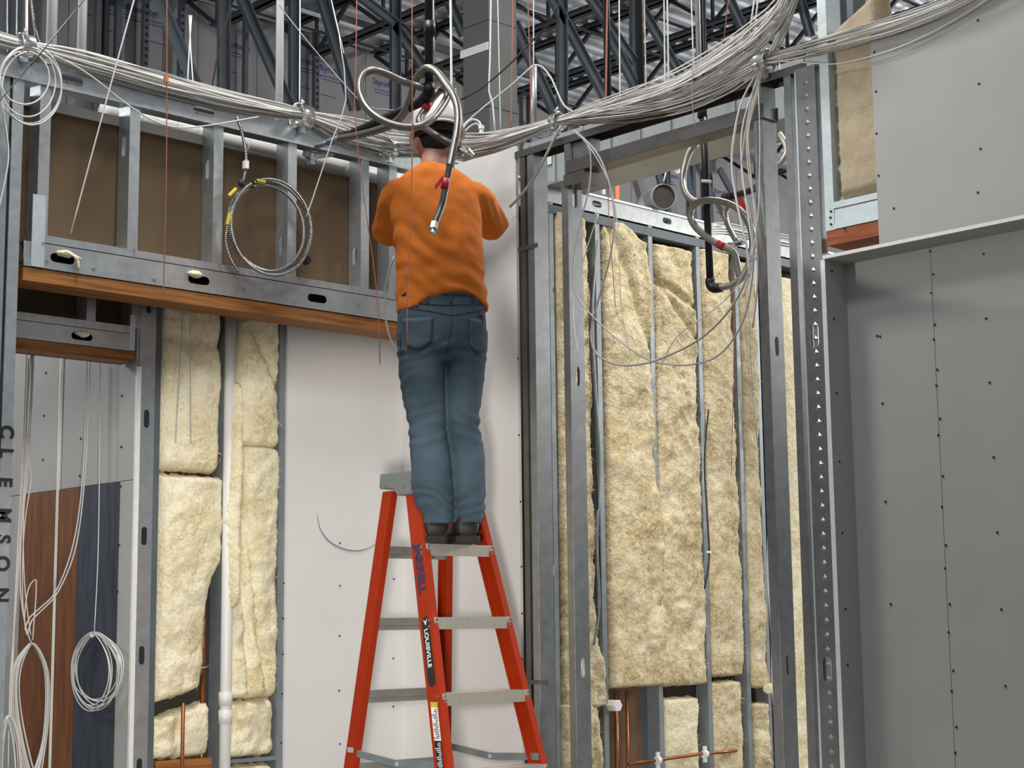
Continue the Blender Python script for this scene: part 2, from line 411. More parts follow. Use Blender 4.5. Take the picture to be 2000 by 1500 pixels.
for a, b in [((1000, 40), (1082, 222)), ((1075, -5), (1190, 208)), ((1150, -5), (1237, 122)), ((1182, 60), (1250, 190)), ((1238, -5), (1335, 160)), ((1420, -5), (1475, 110)), ((1560, -5), (1580, 70))]: brace(a, b, 7.9, .06)
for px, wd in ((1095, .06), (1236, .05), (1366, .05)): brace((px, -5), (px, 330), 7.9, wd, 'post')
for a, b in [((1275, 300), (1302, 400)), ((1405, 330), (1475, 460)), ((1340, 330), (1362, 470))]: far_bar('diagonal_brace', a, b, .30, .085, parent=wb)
# light strip along the outer wall (bright strut that crosses the picture upper left)
pa, pb = PY(560, 4, YW - .8), PY(1095, 165, YW - .8)
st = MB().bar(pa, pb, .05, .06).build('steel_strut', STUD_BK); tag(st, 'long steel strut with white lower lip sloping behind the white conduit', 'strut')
MB().bar(pa - Z * .04 - Y * .02, PY(835, 92, YW - .8) - Z * .04 - Y * .02, .03, .025).build('lip', WIRE_W, st)

# ---- bar joists under the deck
JT = ZC - .035; JH = .39
ref = [(406, 54), (591, 110), (785, 145), (1069, 156)]
xs = [PZ(px, py, ZC - JH).x for px, py in ref]
step = (xs[3] - xs[0]) / 3
xs = [xs[0] + step * k for k in range(-2, 9)]
names = ['nearest the camera', 'second from the camera', 'third from the camera', 'fourth from the camera', 'fifth from the camera', 'sixth from the camera', 'seventh from the camera', 'eighth from the camera', 'ninth from the camera', 'tenth from the camera', 'farthest from the camera']
for k, xj in enumerate(xs):
    j = thing('bar_joist', 'black open-web steel roof joist under the white deck, ' + names[k] + ' in its row', 'joist', (xj, 6, JT), 'roof joists under the deck')
    y0, y1 = 0.5, YW - .1
    for nm, zz in (('top_chord', JT - .02), ('bottom_chord', JT - JH)):
        mb = MB()
        for s_ in (-1, 1):
            mb.box((xj + s_ * .012, y0 if nm == 'top_chord' else y0 + .5, zz), (xj + s_ * .07, y1 if nm == 'top_chord' else y1 - .45, zz + .010))
            mb.box((xj + s_ * .012, y0 if nm == 'top_chord' else y0 + .5, zz), (xj + s_ * .018, y1 if nm == 'top_chord' else y1 - .45, zz + .05))
        mb.build(nm, JOIST, j)
    yy = y1; up = True; first = None; firstv = None
    while yy > y0 + 1.0:
        d = .46
        for (ya, za, yb_, zb_) in ((yy, JT - .03, yy - d, JT - JH + .02), (yy - d, JT - JH + .02, yy - 2 * d, JT - .03)):
            if xj < 1: continue
            mb = MB().bar((xj, ya, za), (xj, yb_, zb_), .032, .028, up=X); mb.build('web_bar', JOIST, j)
        if xj >= 1: MB().bar((xj, yy - d, JT - .03), (xj, yy - d, JT - JH), .024, .024, up=X).build('web_post', JOIST, j)
        yy -= 2 * d
# slim bridging rods that cross the joists
for i, (yb_, zz) in enumerate([(10.6, JT - JH), (9.1, JT - .05), (9.1, JT - JH), (7.4, JT - JH), (7.4, JT - .05), (5.6, JT - JH)]):
    o = MB().bar((xs[0], yb_, zz), (xs[-1], yb_, zz), .03, .012).build('bridging_bar', JOIST)
    tag(o, ['thin black bridging bar under the joists close to the foam wall', 'thin black bridging bar along the joist tops, second from the foam wall', 'thin black bridging bar under the joists, second from the foam wall', 'thin black bridging bar under the joists above the cable bundle', 'thin black bridging bar along the joist tops above the cable bundle', 'thin black bridging bar under the joists nearest the camera'][i], 'bar', 'joist bridging')

# ---- gypsum clad column
c0 = PD(955, 120, 9.6)
cp = thing('clad_column', 'tall square column clad in dark grey board behind the worker', 'column', (c0.x + .12, c0.y + .12, 0))
cw_ = .235
MB().box((c0.x, c0.y, 0), (c0.x + cw_, c0.y + cw_, ZC)).build('cladding', COLM, cp)
for z0 in (4.05, 4.75, 5.3):
    MB().box((c0.x - .002, c0.y - .002, z0), (c0.x + cw_ + .002, c0.y + cw_ + .002, z0 + .004)).build('board_joint', INK_BLACK, cp)
pt = PD(955, 87, 9.58); pt2 = PX(899, 108, c0.x - .004)
MB().bar((c0.x - .005, c0.y, pt.z), (c0.x - .005, c0.y + cw_ + .02, pt2.z), .004, .05).build('joint_tape_strip', WIRE_W, cp, label='white torn strip across the column face')

# ================================================================== LEFT WALL (header over an opening)
wl = struct('wall_left', (3.9, YH, 3.4), 'steel stud header wall over an opening, brown paper backed board behind the studs')
xa = PY(-40, 300, YH).x - 2.6; xe = XR - .012
zt = PY(300, 196, YH).z; zt0 = PY(20, 146, YH).z
ztt = PY(20, 110, YH).z
# top member: channel laid with its web to the room, punched
def xat(px, py): return PY(px, py, YH).x
L_top = xe - xa
s1 = xat(140, 160) - xa; s2 = xat(398, 222) - xa
channel('top_track', (xa, YH, zt0), X, Z, Y, L_top, W=ztt - zt0, FL=.092, slots=[(s1, .055, .02), (s2, .055, .02)], parent=wl)
MB().box((xa, YH - .012, zt0 - .012), (xe, YH + .0, zt0)).build('track_lip', GALV, wl)
# bottom assembly
zb1 = PY(60, 455, YH).z; zb2 = PY(60, 470, YH).z; zb3 = PY(60, 520, YH).z; zb4 = PY(45, 547, YH).z
xw = PY(45, 500, YH).x
MB().box((xw + .04, YH - .004, zb2), (xe, YH + .09, zb1)).build('sill_track', GALV, wl)
hp = [xat(122, 492) - xw, xat(388, 537) - xw, xat(619, 572) - xw]
channel('header_stud', (xw, YH - .002, zb3), X, Z, Y, xe - xw, W=zb2 - zb3 - .004, FL=.042, slots=[(h, .055, .019) for h in hp], parent=wl)
MB().box((xw, YH - .008, zb3 - .002), (xe, YH - .003, zb3 + .028)).build('header_lip', GALV, wl)
MB().box((xw, YH - .004, zb4), (xe, YH + .15, zb3 - .006)).build('wood_plate', WOOD, wl)
MB().box((xw + .03, YH - .005, zb3), (xw + .036 + .05, YH - .011, zb1 + .16)).build('clip_angle', GALV_B, wl)
# wool poking out of the punched holes
for i, (px, py) in enumerate([(128, 496), (382, 536), (622, 572)]):
    p = PY(px, py, YH - .004); mb = MB(); rnd = random.Random(i)
    mb.ball(p, .04, .02, .016, 12, 8)
    if i == 0:
        mb.tube(spline([p + X * .02 - Y * .01, p + X * .045 - Y * .015 - Z * .02, p + X * .05 - Y * .015 - Z * .06]), .008, 6)
        mb.tube(spline([p + X * .02 - Y * .01, p + X * .06 - Y * .015 - Z * .015]), .007, 6)
    if i == 2: continue
    mb.v = [tuple(Vector(v) + noise.noise_vector(Vector(v) * 40) * .006) for v in mb.v]
    o = mb.build('wool_tuft', BATT_L, smooth=True)
    tag(o, ['pale wool tuft hanging from the first hole of the header stud', 'pale wool tuft plugging the second hole of the header stud'][i], 'insulation', 'wool tufts in header holes')
# cripple studs
for px, slot in [(72, None), (250, 285), (416, 330), (562, 480), (705, 500), (760, None)]:
    x0 = PY(px, 420, YH).x
    L = zt0 - zb1 + .01
    sl = []
    if slot:
        zz = PY(px - 6, slot, YH + .05).z; sl = [(zz - zb1, .045, .017)]
    channel('stud', (x0, YH, zb1 - .005), Z, Y, X, L, FL=.048, slots=sl, parent=wl, ribs=True)
# left jamb
x0 = PY(26, 300, YH).x - .012
channel('jamb_stud', (x0, YH - .004, 0), Z, Y, X, zt0, FL=.047, parent=wl)
channel('jamb_stud', (x0 - .055, YH - .002, 0), Z, Y, X, zt0, FL=.042, parent=wl, m=GALV_D)
jx = x0
for k in range(6):
    channel('stud', (x0 - .46 - .40 * k, YH, 0), Z, Y, X, zt0 + .005, FL=.045, parent=wl)
    MB().box((x0 - .46 - .40 * k, YH + .098, .02), (x0 - .062 - .40 * k, YH + .111, zt0 - .15)).build('gypsum_panel', GYP_BR, wl)
# writing in black marker down the jamb flange
wr = [('C', 848), ('L', 893), ('E', 950), ('M', 1010), ('S', 1062), ('O', 1103), ('N', 1165)]
for ch, py in wr:
    p = PY(24, py, YH - .006)
    text('marker_letter', ch, .078, Vector((jx - .004, YH - .0065, p.z + .034)), -Z, X, INK_BLACK, wl, bold=.0028, sx=.95)
# brown paper backed boards behind the studs
zbt = PY(160, 218, YH + .1).z
bx = [x0 - .05, PY(228, 300, YH + .1).x, PY(400, 300, YH + .1).x, PY(560, 300, YH + .1).x, xe - .002]
for i in range(4):
    MB().box((bx[i] + .002, YH + .098, zb4 + .01), (bx[i + 1] - .002, YH + .111, zbt - [0, 0, .02, .03][i])).build('gypsum_panel', GYP_BR, wl)
MB().box((x0, YH + .090, zbt - .03), (bx[2], YH + .097, zbt + .012)).build('printed_edge_tape', mat('white_edge_tape', (.62, .60, .56), .8), wl)
# white ribbed duct behind the header
pz = PY(300, 240, YH + .24)
dp = thing('white_duct_pipe', 'long white pipe with ribbed couplings running behind the stud header', 'pipe', (3.5, YH + .24, pz.z))
xl, xr_ = PY(205, 200, YH + .24).x, XR + .4
MB().tube([(xl, YH + .24, pz.z), (xr_, YH + .24, pz.z)], .062, 16).build('pipe_run', PVC, dp, smooth=True)
for px in (248, 262, 288, 330, 372, 408, 470, 668, 740):
    q = PY(px, 240, YH + .24)
    MB().tube([(q.x - .012, YH + .24, pz.z), (q.x + .012, YH + .24, pz.z)], .066, 16).build('coupling', PVC, dp, smooth=True)
# screws along the header
sc_ = [(84, 476), (92, 508), (263, 487), (184, 524), (430, 516), (302, 545), (585, 543), (47 * 0 + 478, 564), (700, 596), (44, 129), (62, 131 + 8), (582, 263)]
screws('screw_heads', [PY(px, py, YH - .009) for px, py in sc_], -Y, wl, .007, GALV_D)

for px, py in ((1030, 483), (1044, 1332)):
    pass
# ---- lower header of the side door, end stud and partition beyond
sx0 = PY(30, 640, YB).x; sx1 = PY(263, 640, YB).x
s_a, s_b, s_c, s_d = PY(60, 612, YB).z, PY(60, 627, YB).z, PY(60, 662, YB).z, PY(60, 684, YB).z
MB().box((sx0, YB - .004, s_b), (sx1, YB + .09, s_a)).build('sill_track', GALV, wl)
channel('header_stud', (sx0, YB, s_c), X, Z, Y, sx1 - sx0, W=s_b - s_c - .003, FL=.042, slots=[(PY(160, 652, YB).x - sx0, .05, .016)], parent=wl)
MB().box((sx0, YB - .002, s_d), (sx1, YB + .11, s_c - .004)).build('wood_plate', WOOD, wl)
MB().box((sx1 - .025, YB - .006, s_c), (sx1 + .0, YB - .001, s_a + .05)).build('clip_angle', GALV_B, wl)
for px in (170, 258):
    x0 = PY(px, 590, YB).x
    channel('stud', (x0, YB, s_a - .004), Z, Y, X, .5, FL=.042, parent=wl)
MB().box((sx0 - .3, YB + .098, s_d), (sx1, YB + .111, s_a + .6)).build('gypsum_panel', GYP_BR, wl)
mb = MB().ball(PY(160, 652, YB - .002), .038, .014, .012, 12, 8)
mb.v = [tuple(Vector(v) + noise.noise_vector(Vector(v) * 40) * .007) for v in mb.v]
tag(mb.build('wool_tuft', BATT_L, smooth=True), 'pale wool tuft in the hole of the low door header', 'insulation', 'wool tufts in header holes')
ex0, ex1 = PY(267, 900, YB).x, PY(297, 900, YB).x
zz = [PY(p_, q_, YB).z for p_, q_ in ((285, 595), (281, 818), (276, 1047), (270, 1280), (266, 1500))]
channel('end_stud', (ex0, YB - .01, 0), Z, X, Y, s_a + .3, W=ex1 - ex0, FL=.045, lip=0, slots=[(z_, .04, .0135) for z_ in zz], parent=wl)
channel('end_stud', (ex1 + .004, YB - .002, 0), Z, Y, X, s_a + .3, W=.09, FL=.03, lip=0, parent=wl, m=STUD_BK)
# partition running back from the end stud
wp = struct('wall_side', (ex0 - .02, 6.8, 1.5), 'gypsum partition seen through the side door, brown and blue stained boards below')
xp = ex0 - .012
def py_on(px, py): return PX(px, py, xp)
yA = YB; yP = py_on(47, 945).y
zcut = py_on(262, 936).z
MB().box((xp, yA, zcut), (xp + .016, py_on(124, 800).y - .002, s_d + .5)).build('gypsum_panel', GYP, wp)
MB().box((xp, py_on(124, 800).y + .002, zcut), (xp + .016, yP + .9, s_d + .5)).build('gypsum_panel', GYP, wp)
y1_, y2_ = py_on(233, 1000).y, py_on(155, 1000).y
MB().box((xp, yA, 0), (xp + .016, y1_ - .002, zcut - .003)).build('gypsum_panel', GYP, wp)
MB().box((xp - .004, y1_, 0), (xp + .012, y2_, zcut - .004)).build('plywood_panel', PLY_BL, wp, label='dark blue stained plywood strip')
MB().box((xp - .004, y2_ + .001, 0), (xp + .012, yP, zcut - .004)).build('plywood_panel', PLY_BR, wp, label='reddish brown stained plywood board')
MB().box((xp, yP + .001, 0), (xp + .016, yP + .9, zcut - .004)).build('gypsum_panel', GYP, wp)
MB().box((xp - .003, yA - .014, 0), (xp + .018, yA, s_d - .02)).build('board_edge', GYP_EDGE, wp)
yk = py_on(112, 1100).y
MB().box((xp - .014, yk - .004, 0), (xp + .001, yk + .004, s_d + .3)).build('joint_bead', PVC, wp)
screws('screw_heads', [PX(px, py, xp - .001) for px, py in [(90, 728), (86, 812), (84, 898), (158, 857), (240, 704), (238, 773), (237, 873), (156, 930), (236, 950), (233, 1065), (230, 1155)]], -X, wp, .006)

# ================================================================== BACK OF THE NICHE AND THE ROOM BEYOND (one stud wall)
wn = struct('wall_niche', (6, YB, 2), 'insulated steel stud wall at the back of the opening and beyond the doorway')
ztrk0, ztrk1 = PY(1075, 395, YB).z, PY(1075, 360, YB).z
for px in (443, 551):
    x0 = PY(px, 900, YB).x
    channel('stud', (x0 - .018, YB, 0), Z, Y, X, 3.2, FL=.036, parent=wn, m=GALV_D)
xg0 = PY(557, 900, YB).x
MB().box((xg0, YB - .016, 0), (XR, YB, 3.25)).build('gypsum_panel', GYP_W, wn)
screws('screw_heads', [PY(px, py, YB - .016) for px, py in [(664, 1061), (664, 1144), (663, 1242), (662, 1349), (664, 1453), (554, 1139), (553, 1208), (552, 1278), (551, 1355), (549, 1451), (769, 1131), (768, 1286), (768, 1380)]], -Y, wn, .0045)
# curved dark scuff on the gypsum
scf = [PY(px, py, YB - .0175) for px, py in [(620, 1005), (624, 1030), (640, 1055), (665, 1070), (695, 1076), (725, 1068), (755, 1045)]]
MB().tube(spline(scf, .03), .0042, 5, rf=lambda i, L: .0042 * (.35 + .65 * math.sin(min(1, L / .42) * math.pi) ** .8)).build('scuff_mark', mat('grey_scuff', (.30, .31, .31), .9), wn)
for (px, py, wd) in [(1083, 900, .034), (1175, 900, .036), (1280, 900, .034), (1374, 900, .034), (1449, 900, .034), (1488, 900, .03), (1530, 900, .034), (1610, 900, .034)]:
    x0 = PY(px, py, YB).x
    channel('stud', (x0 - wd / 2, YB, 0), Z, Y, X, ztrk0, FL=wd, parent=wn, m=GALV_D)
xt0, xt1 = XR + .12, PY(1640, 420, YB).x
channel('top_track', (xt0, YB - .004, ztrk0), X, Z, Y, xt1 - xt0, W=ztrk1 - ztrk0, FL=.095, lip=0, slots=[(PY(1165, 408, YB).x - xt0, .04, .018), (PY(1302, 440, YB).x - xt0, .04, .018)], parent=wn, m=GALV_SH)
MB().box((xt0, YB - .016, ztrk1 - .012), (xt1, YB + .09, ztrk1)).build('track_lip', GALV_B, wn)
zs_ = ztrk0 - .012
MB().box((xt0, YB - .004, zs_ - .05), (xt1, YB + .09, zs_)).build('slip_track', STUD_BK, wn)
# backing boards seen in the gaps between studs
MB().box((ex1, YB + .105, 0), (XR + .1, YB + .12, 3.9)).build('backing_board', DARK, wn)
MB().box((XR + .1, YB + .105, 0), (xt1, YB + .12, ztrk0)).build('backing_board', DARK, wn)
xq0, xq1 = PY(1198, 1420, YB).x, PY(1290, 1420, YB).x
MB().box((xq0, YB + .09, 0), (xq1 - .06, YB + .10, PY(1250, 1340, YB).z + .1)).build('brown_board', mat('brown_cavity_board', (.17, .105, .06), .9), wn)
MB().box((xq1 - .06, YB + .09, 0), (xq1 + .06, YB + .10, PY(1250, 1340, YB).z + .1)).build('grey_board', STUD_BK, wn)
MB().box((PY(303, 1490, YB).x, YB - .006, PY(360, 1510, YB).z), (PY(412, 1490, YB).x, YB + .03, PY(360, 1483, YB).z)).build('wood_blocking', WOOD, wn)
MB().box((PY(430, 1490, YB).x, YB - .003, PY(480, 1489, YB).z), (PY(541, 1490, YB).x, YB + .03, PY(480, 1481, YB).z)).build('steel_blocking', GALV_D, wn)

# ================================================================== RIGHT WALL
wr_ = struct('wall_right', (XR, 4.2, 2), 'right stud wall with a tall doorway, open studs and grey gypsum board')
# white gypsum return behind the worker, from the niche corner to the first stud
yg0 = PX(1010, 600, XR).y; zg1 = PX(1008, 284, XR).z
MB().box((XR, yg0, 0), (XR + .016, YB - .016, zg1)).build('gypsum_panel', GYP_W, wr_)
screws('screw_heads', [PX(px, py, XR - .001) for px, py in [(1019, 1107), (1020, 1198), (1021, 1288), (786, 1312), (784, 1388), (1017, 980), (1014, 850), (1012, 700)]], -X, wr_, .0045)
def ry(px, py=900): return PX(px, py, XR).y
zpt = PX(1480, 150, XR).z; zpl = zpt - .032
yR0 = ry(1612, 200)
# top track, open below
mb = MB(); mb.quad((XR, yR0, zpl), (XR, yg0 + .004, zpl), (XR, yg0 + .004, zpt), (XR, yR0, zpt)); mb.quad((XR, yR0, zpt), (XR, yg0, zpt), (XR + .095, yg0, zpt), (XR + .095, yR0, zpt)); mb.quad((XR + .095, yR0, zpl), (XR + .095, yg0, zpl), (XR + .095, yg0, zpt), (XR + .095, yR0, zpt))
mb.build('top_track', GALV_SH_D, wr_, solid=.002)
def rstud(px, fl_px, m=GALV_SH, z1=None, z0=0, slots=(), opens=1, ref=900, name='stud', xoff=.004, W=.092):
    """front flange spans px..px+fl_px at picture height ref; web on the near side when opens=1"""
    ya, yb = ry(px, ref), ry(px + fl_px, ref)      # ya > yb
    if opens == 1: o = (XR + xoff, yb, z0); f = Y
    else: o = (XR + xoff, ya, z0); f = -Y
    return channel(name, o, Z, X, f, (z1 or zpl + .02) - z0, W=W, FL=ya - yb, slots=slots, m=m, parent=wr_)
rstud(1022, 9, GALV_SH_D); rstud(1036, 12, GALV_SH)
zj = PX(1120, 352, XR).z
sl = [(PX(1122, 378, XR).z, .05, .016), (PX(1135, 730, XR).z, .045, .012), (PX(1143, 1305, XR).z, .045, .012)]
rstud(1104, 12, GALV_SH, z1=zj, slots=[(s[0], s[1], s[2]) for s in sl], name='jamb_stud')
rstud(1101, 11, GALV_SH, z0=zj - .02, ref=300, name='jamb_stud')
for py in (483, 1332):
    p = PX(1031, py, XR); q = PX(1052, py, XR)
    MB().box((XR - .001, ry(1050 + (py - 483) * .022, py), p.z - .010), (XR + .003, ry(1012 + (py - 483) * .022, py), p.z + .010)).build('bridging_clip', GALV_SH_D, wr_)
# door header: box of two channels, underside open to view
zh1 = PX(1300, 267, XR).z; zh0 = PX(1300, 284, XR).z
yhA, yhB = ry(1106, 330), ry(1492, 235)
MB().box((XR - .002, yhB, zh0), (XR + .0, yhA, zh1)).build('door_header', GALV_SH_D, wr_)
channel('door_header', (XR + .001, yhB, zh0), Y, X, Z, yhA - yhB, W=.095, FL=.06, lip=0, parent=wr_, m=GALV_SH_D)
MB().box((XR - .004, ry(1142, 355), zj - .02), (XR + .097, ry(1102, 350), zj + .035)).build('header_clip', GALV_SH_D, wr_)
MB().box((XR + .02, ry(1150, 290), zh1), (XR + .075, ry(1113, 290), zpl)).build('header_post', GALV_SH, wr_)
# stud pair at the near side of the doorway, knurled sideways stud and bright stud
rstud(1493, 17, GALV_SH, name='jamb_stud', slots=[(PX(1515, 672, XR).z, .04, .012), (PX(1533, 1300, XR).z, .04, .012)])
rstud(1556, 14, GALV_SH, slots=[(PX(1572, 665, XR).z, .04, .012), (PX(1592, 1300, XR).z, .04, .012)])
ya, yb = ry(1581, 900), ry(1622, 900)
zsl = [PX(1597, 655, XR).z, PX(1622, 1308, XR).z, PX(1590, 200, XR).z * 0 + 4.9]
channel('sideways_stud', (XR - .003, yb, 0), Z, Y, X, zpl + .01, W=ya - yb, FL=.042, slots=[(zsl[0], .05, .02), (zsl[1], .05, .02)], parent=wr_, m=GALV_SH)
# raised diamond knurls down the sideways stud
mb = MB(); z = .4; yc = (ya + yb) / 2 - .004; k = 0
while z < zpl - .04:
    h, wdt = .014, .013
    mb.add([(XR - .0038, yc - wdt, z), (XR - .0038, yc, z - h), (XR - .0038, yc + wdt, z), (XR - .0038, yc, z + h), (XR - .0095, yc, z)], [(0, 4, 1), (1, 4, 2), (2, 4, 3), (3, 4, 0)])
    z += .054; k += 1
mb.build('knurls', GALV_SH, wr_, kind='stuff')
MB().box((XR - .006, ry(1584, 900), 0), (XR - .003, ry(1581, 900), zpl)).build('stud_rib', GALV_B, wr_)
zF1 = PX(1612, -60, XR).z
rstud(1607, 17, GALV_B, z1=zF1, z0=PX(1618, 452, XR).z, ref=250, xoff=-.006, name='king_stud')
MB().box((XR - .008, ry(1624, 300), PX(1612, 120, XR).z), (XR + .09, ry(1578, 130), PX(1600, 88, XR).z)).build('splice_plate', GALV_B, wr_)
for px in (1532, 1560, 1585):
    rstud(px, 12, STUD_BK, z1=zF1, z0=zpt, ref=60, xoff=.25)
# opening filled with wool, sill and wood of the bulkhead header
zk0, zk1, zk2 = PX(1660, 389, XR).z, PX(1660, 403, XR).z, PX(1660, 442, XR).z
zk3 = PX(1660, 472, XR).z
yE = PX(2140, 400, XR).y - 1.6
MB().box((XR - .008, yE, zk1 + .003), (XR + .09, ry(1626, 390), zk0)).build('sill_track', GALV_B, wr_)
MB().box((XR - .004, yE, zk2), (XR + .09, ry(1616, 420), zk1)).build('header_stud', GALV_B, wr_)
MB().box((XR - .007, yE, zk2), (XR - .004, ry(1616, 420), zk2 + .022)).build('header_lip', GALV_B, wr_)
screws('screw_heads', [PX(px, py, XR - .009) for px, py in [(1623, 413), (1623, 438), (1650, 447), (1622, 425)]], -X, wr_, .005)
MB().box((XR - .004, yE, zk3), (XR + .12, ry(1616, 465), zk2 - .003)).build('wood_plate', WOOD_Y, wr_)
# upper gypsum board of the bulkhead
ZR1 = PX(1705, 63, XR - .016).z
yU = PX(1709, 250, XR - .016).y
zU0 = PX(1860, 449, XR - .016).z
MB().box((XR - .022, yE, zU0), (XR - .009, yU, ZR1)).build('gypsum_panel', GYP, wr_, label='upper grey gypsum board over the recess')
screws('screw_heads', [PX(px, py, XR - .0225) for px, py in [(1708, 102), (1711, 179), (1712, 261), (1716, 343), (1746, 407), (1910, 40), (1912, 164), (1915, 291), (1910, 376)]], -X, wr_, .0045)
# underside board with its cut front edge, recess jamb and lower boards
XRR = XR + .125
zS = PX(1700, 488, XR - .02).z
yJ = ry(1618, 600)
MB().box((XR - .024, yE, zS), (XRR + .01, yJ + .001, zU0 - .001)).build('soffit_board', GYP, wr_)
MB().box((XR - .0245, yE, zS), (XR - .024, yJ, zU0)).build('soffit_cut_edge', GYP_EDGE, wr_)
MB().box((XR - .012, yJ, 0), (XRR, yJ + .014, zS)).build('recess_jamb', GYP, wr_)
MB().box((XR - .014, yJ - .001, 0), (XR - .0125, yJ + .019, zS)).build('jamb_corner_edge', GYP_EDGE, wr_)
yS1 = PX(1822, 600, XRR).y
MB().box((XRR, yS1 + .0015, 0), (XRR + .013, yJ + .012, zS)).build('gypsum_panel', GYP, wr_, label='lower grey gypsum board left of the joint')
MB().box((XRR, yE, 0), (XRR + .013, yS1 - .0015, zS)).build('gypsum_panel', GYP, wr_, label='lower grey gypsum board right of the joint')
s_pts = [(1709, 499), (1713, 656), (1719, 657), (1724, 788), (1730, 980), (1740, 1180)] + [(px, py) for px, py in [(1817, 491), (1823, 536), (1819, 572), (1826, 634), (1824, 663), (1831, 722), (1829, 753), (1836, 818), (1833, 850), (1842, 930), (1840, 990), (1848, 1065), (1846, 1110), (1855, 1180), (1853, 1235), (1862, 1310), (1859, 1350), (1868, 1420), (1866, 1470)]] + [(1921, 496), (1926, 622), (1933, 747), (1941, 893), (1948, 1040), (1956, 1190), (1964, 1340)]
screws('screw_heads', [PX(px, py, XRR - .001) for px, py in s_pts], -X, wr_, .0045)
screws('screw_heads', [(XR + .03, yJ - .001, PX(px, py, XR).z) for px, py in [(1625, 526), (1628, 620), (1633, 766), (1640, 900), (1645, 1040), (1650, 1190), (1655, 1300)]], -Y, wr_, .0045)

# ================================================================== INSULATION BATTS (each one lifts out)
def batt(name, label, o, s, S, T, left, right, top, bot, thick=.075, bulge=.02, lump=.02, seed=0, m=None, group=None, n=None, cell=.011, folds=(), wisps=0, edge=.03):
    """o: lower corner; s: unit vector across; up = Z; n: outward normal; left/right: tables over t of edge offset; top/bot: tables over s"""
    o, s, n = Vector(o), Vector(s), Vector(n)
    nx, nz = max(8, int(S / cell)), max(8, int(T / cell)); mb = MB(); off = Vector((seed * 7.3, seed * 3.1, seed * 1.7))
    rn = noise.noise
    for j in range(nz + 1):
        t = j / nz; le, re = interp(left, t), interp(right, t)
        for i in range(nx + 1):
            u = i / nx
            a = le + (S + re - le) * u
            e = min(u, 1 - u) * S; et = min(t, 1 - t) * T
            b0, t0 = interp(bot, u), interp(top, u)
            h = b0 + (T + t0 - b0) * t
            q = Vector((a, h, 0)) + off
            rag = rn(q * 30) * .006 + rn(q * 90) * .003
            if i in (0, nx): a += rag * 1.6
            if j in (0, nz): h += rag * 2.2
            prof = min(1, e / edge) ** .5 * min(1, et / edge) ** .5
            d = bulge * (math.sin(math.pi * u) ** .5) * prof
            d += (rn(q * 4) * .8 + rn(q * 9) * .6 + rn(q * 21) * .42) * lump * (.35 + .65 * prof)
            d += (abs(rn(q * Vector((44, 26, 1)).x * Vector((1, .5, 1)).x)) * .5 + rn(q * 85) * .35) * lump * .55
            for (fu, ft, fa, fw, fd) in folds:      # crease line through (fu,ft) at angle fa
                dd = (u - fu) * math.cos(fa) * S + (t - ft) * math.sin(fa) * T
                d -= fd * math.exp(-(dd / fw) ** 2)
            d = -(thick) + (thick + d) * (.25 + .75 * prof) if prof < 1 else d
            mb.v.append(tuple(o + s * a + Z * h + n * d))
    W_ = nx + 1
    for j in range(nz):
        for i in range(nx):
            a = j * W_ + i; mb.f.append((a, a + 1, a + W_ + 1, a + W_))
    # flat back and rim
    rim = [i for i in range(W_)] + [j * W_ + nx for j in range(1, nz + 1)] + [nz * W_ + i for i in range(nx - 1, -1, -1)] + [j * W_ for j in range(nz - 1, 0, -1)]
    b = len(mb.v)
    for k in rim:
        p = Vector(mb.v[k]); mb.v.append(tuple(p - n * ((p - o).dot(n) + thick)))
    R = len(rim)
    for k in range(R): mb.f.append((rim[k], b + k, b + (k + 1) % R, rim[(k + 1) % R]))
    mb.f.append(tuple(b + k for k in range(R))[::-1])
    # loose fibre wisps along the face and edges
    rnd = random.Random(seed + 99)
    for k in range(int(wisps * S * T)):
        i, j = rnd.randint(2, nx - 2), rnd.randint(2, nz - 2); p = Vector(mb.v[j * W_ + i]) + n * .003
        an = rnd.uniform(0, 2 * math.pi); d = s * math.cos(an) + Z * math.sin(an); w_ = n.cross(d) * rnd.uniform(.0006, .0018); L_ = rnd.uniform(.012, .045)
        tw = rnd.uniform(-1.2, 1.2); lift = rnd.uniform(.004, .02); b0 = len(mb.v); sd_ = n.cross(d)
        for q_ in range(5):
            f_ = q_ / 4; c_ = p + d * L_ * f_ + sd_ * tw * L_ * f_ * f_ * .6 + n * lift * math.sin(f_ * 2.4); ww = w_ * (1 - .8 * f_)
            mb.v.append(tuple(c_ - ww)); mb.v.append(tuple(c_ + ww))
        for q_ in range(4): mb.f.append((b0 + 2 * q_, b0 + 2 * q_ + 1, b0 + 2 * q_ + 3, b0 + 2 * q_ + 2))
    ob = mb.build(name, m or BATT, smooth=True)
    return tag(ob, label, 'insulation', group)
G_L = 'wool batts at the back of the left opening'; G_R = 'wool batts beyond the doorway'; G_B = 'lower row of wool batts beyond the doorway'
flat = [(0, 0), (1, 0)]
def nb(label, l, r, yt, yb_, seed, group, m=None, left=flat, right=flat, top=flat, bot=flat, yo=0.0, **k):
    """batt in the niche wall; l, r given at picture height ym"""
    ym = min(max((yt + yb_) / 2, 0), 1400)
    pl, pr = PY(l, ym, YB), PY(r, ym, YB)
    zb_, zt_ = PY((l + r) / 2, yb_, YB).z, PY((l + r) / 2, yt, YB).z
    return batt('wool_batt', label, (pl.x, YB + yo, zb_), X, pr.x - pl.x, zt_ - zb_, left, right, top, bot, seed=seed, group=group, m=m, n=-Y, wisps=(900 if group != G_L else 160), edge=(.012 if group != G_L else .026), **k)
nb('pale yellow wool batt under the wood plate, upper left of the opening', 312, 432, 578, 921, 1, G_L, BATT_L, right=[(0, 0), (.5, .012), (1, 0)], bulge=.03, folds=[(.3, .75, 1.5, .03, .02)])
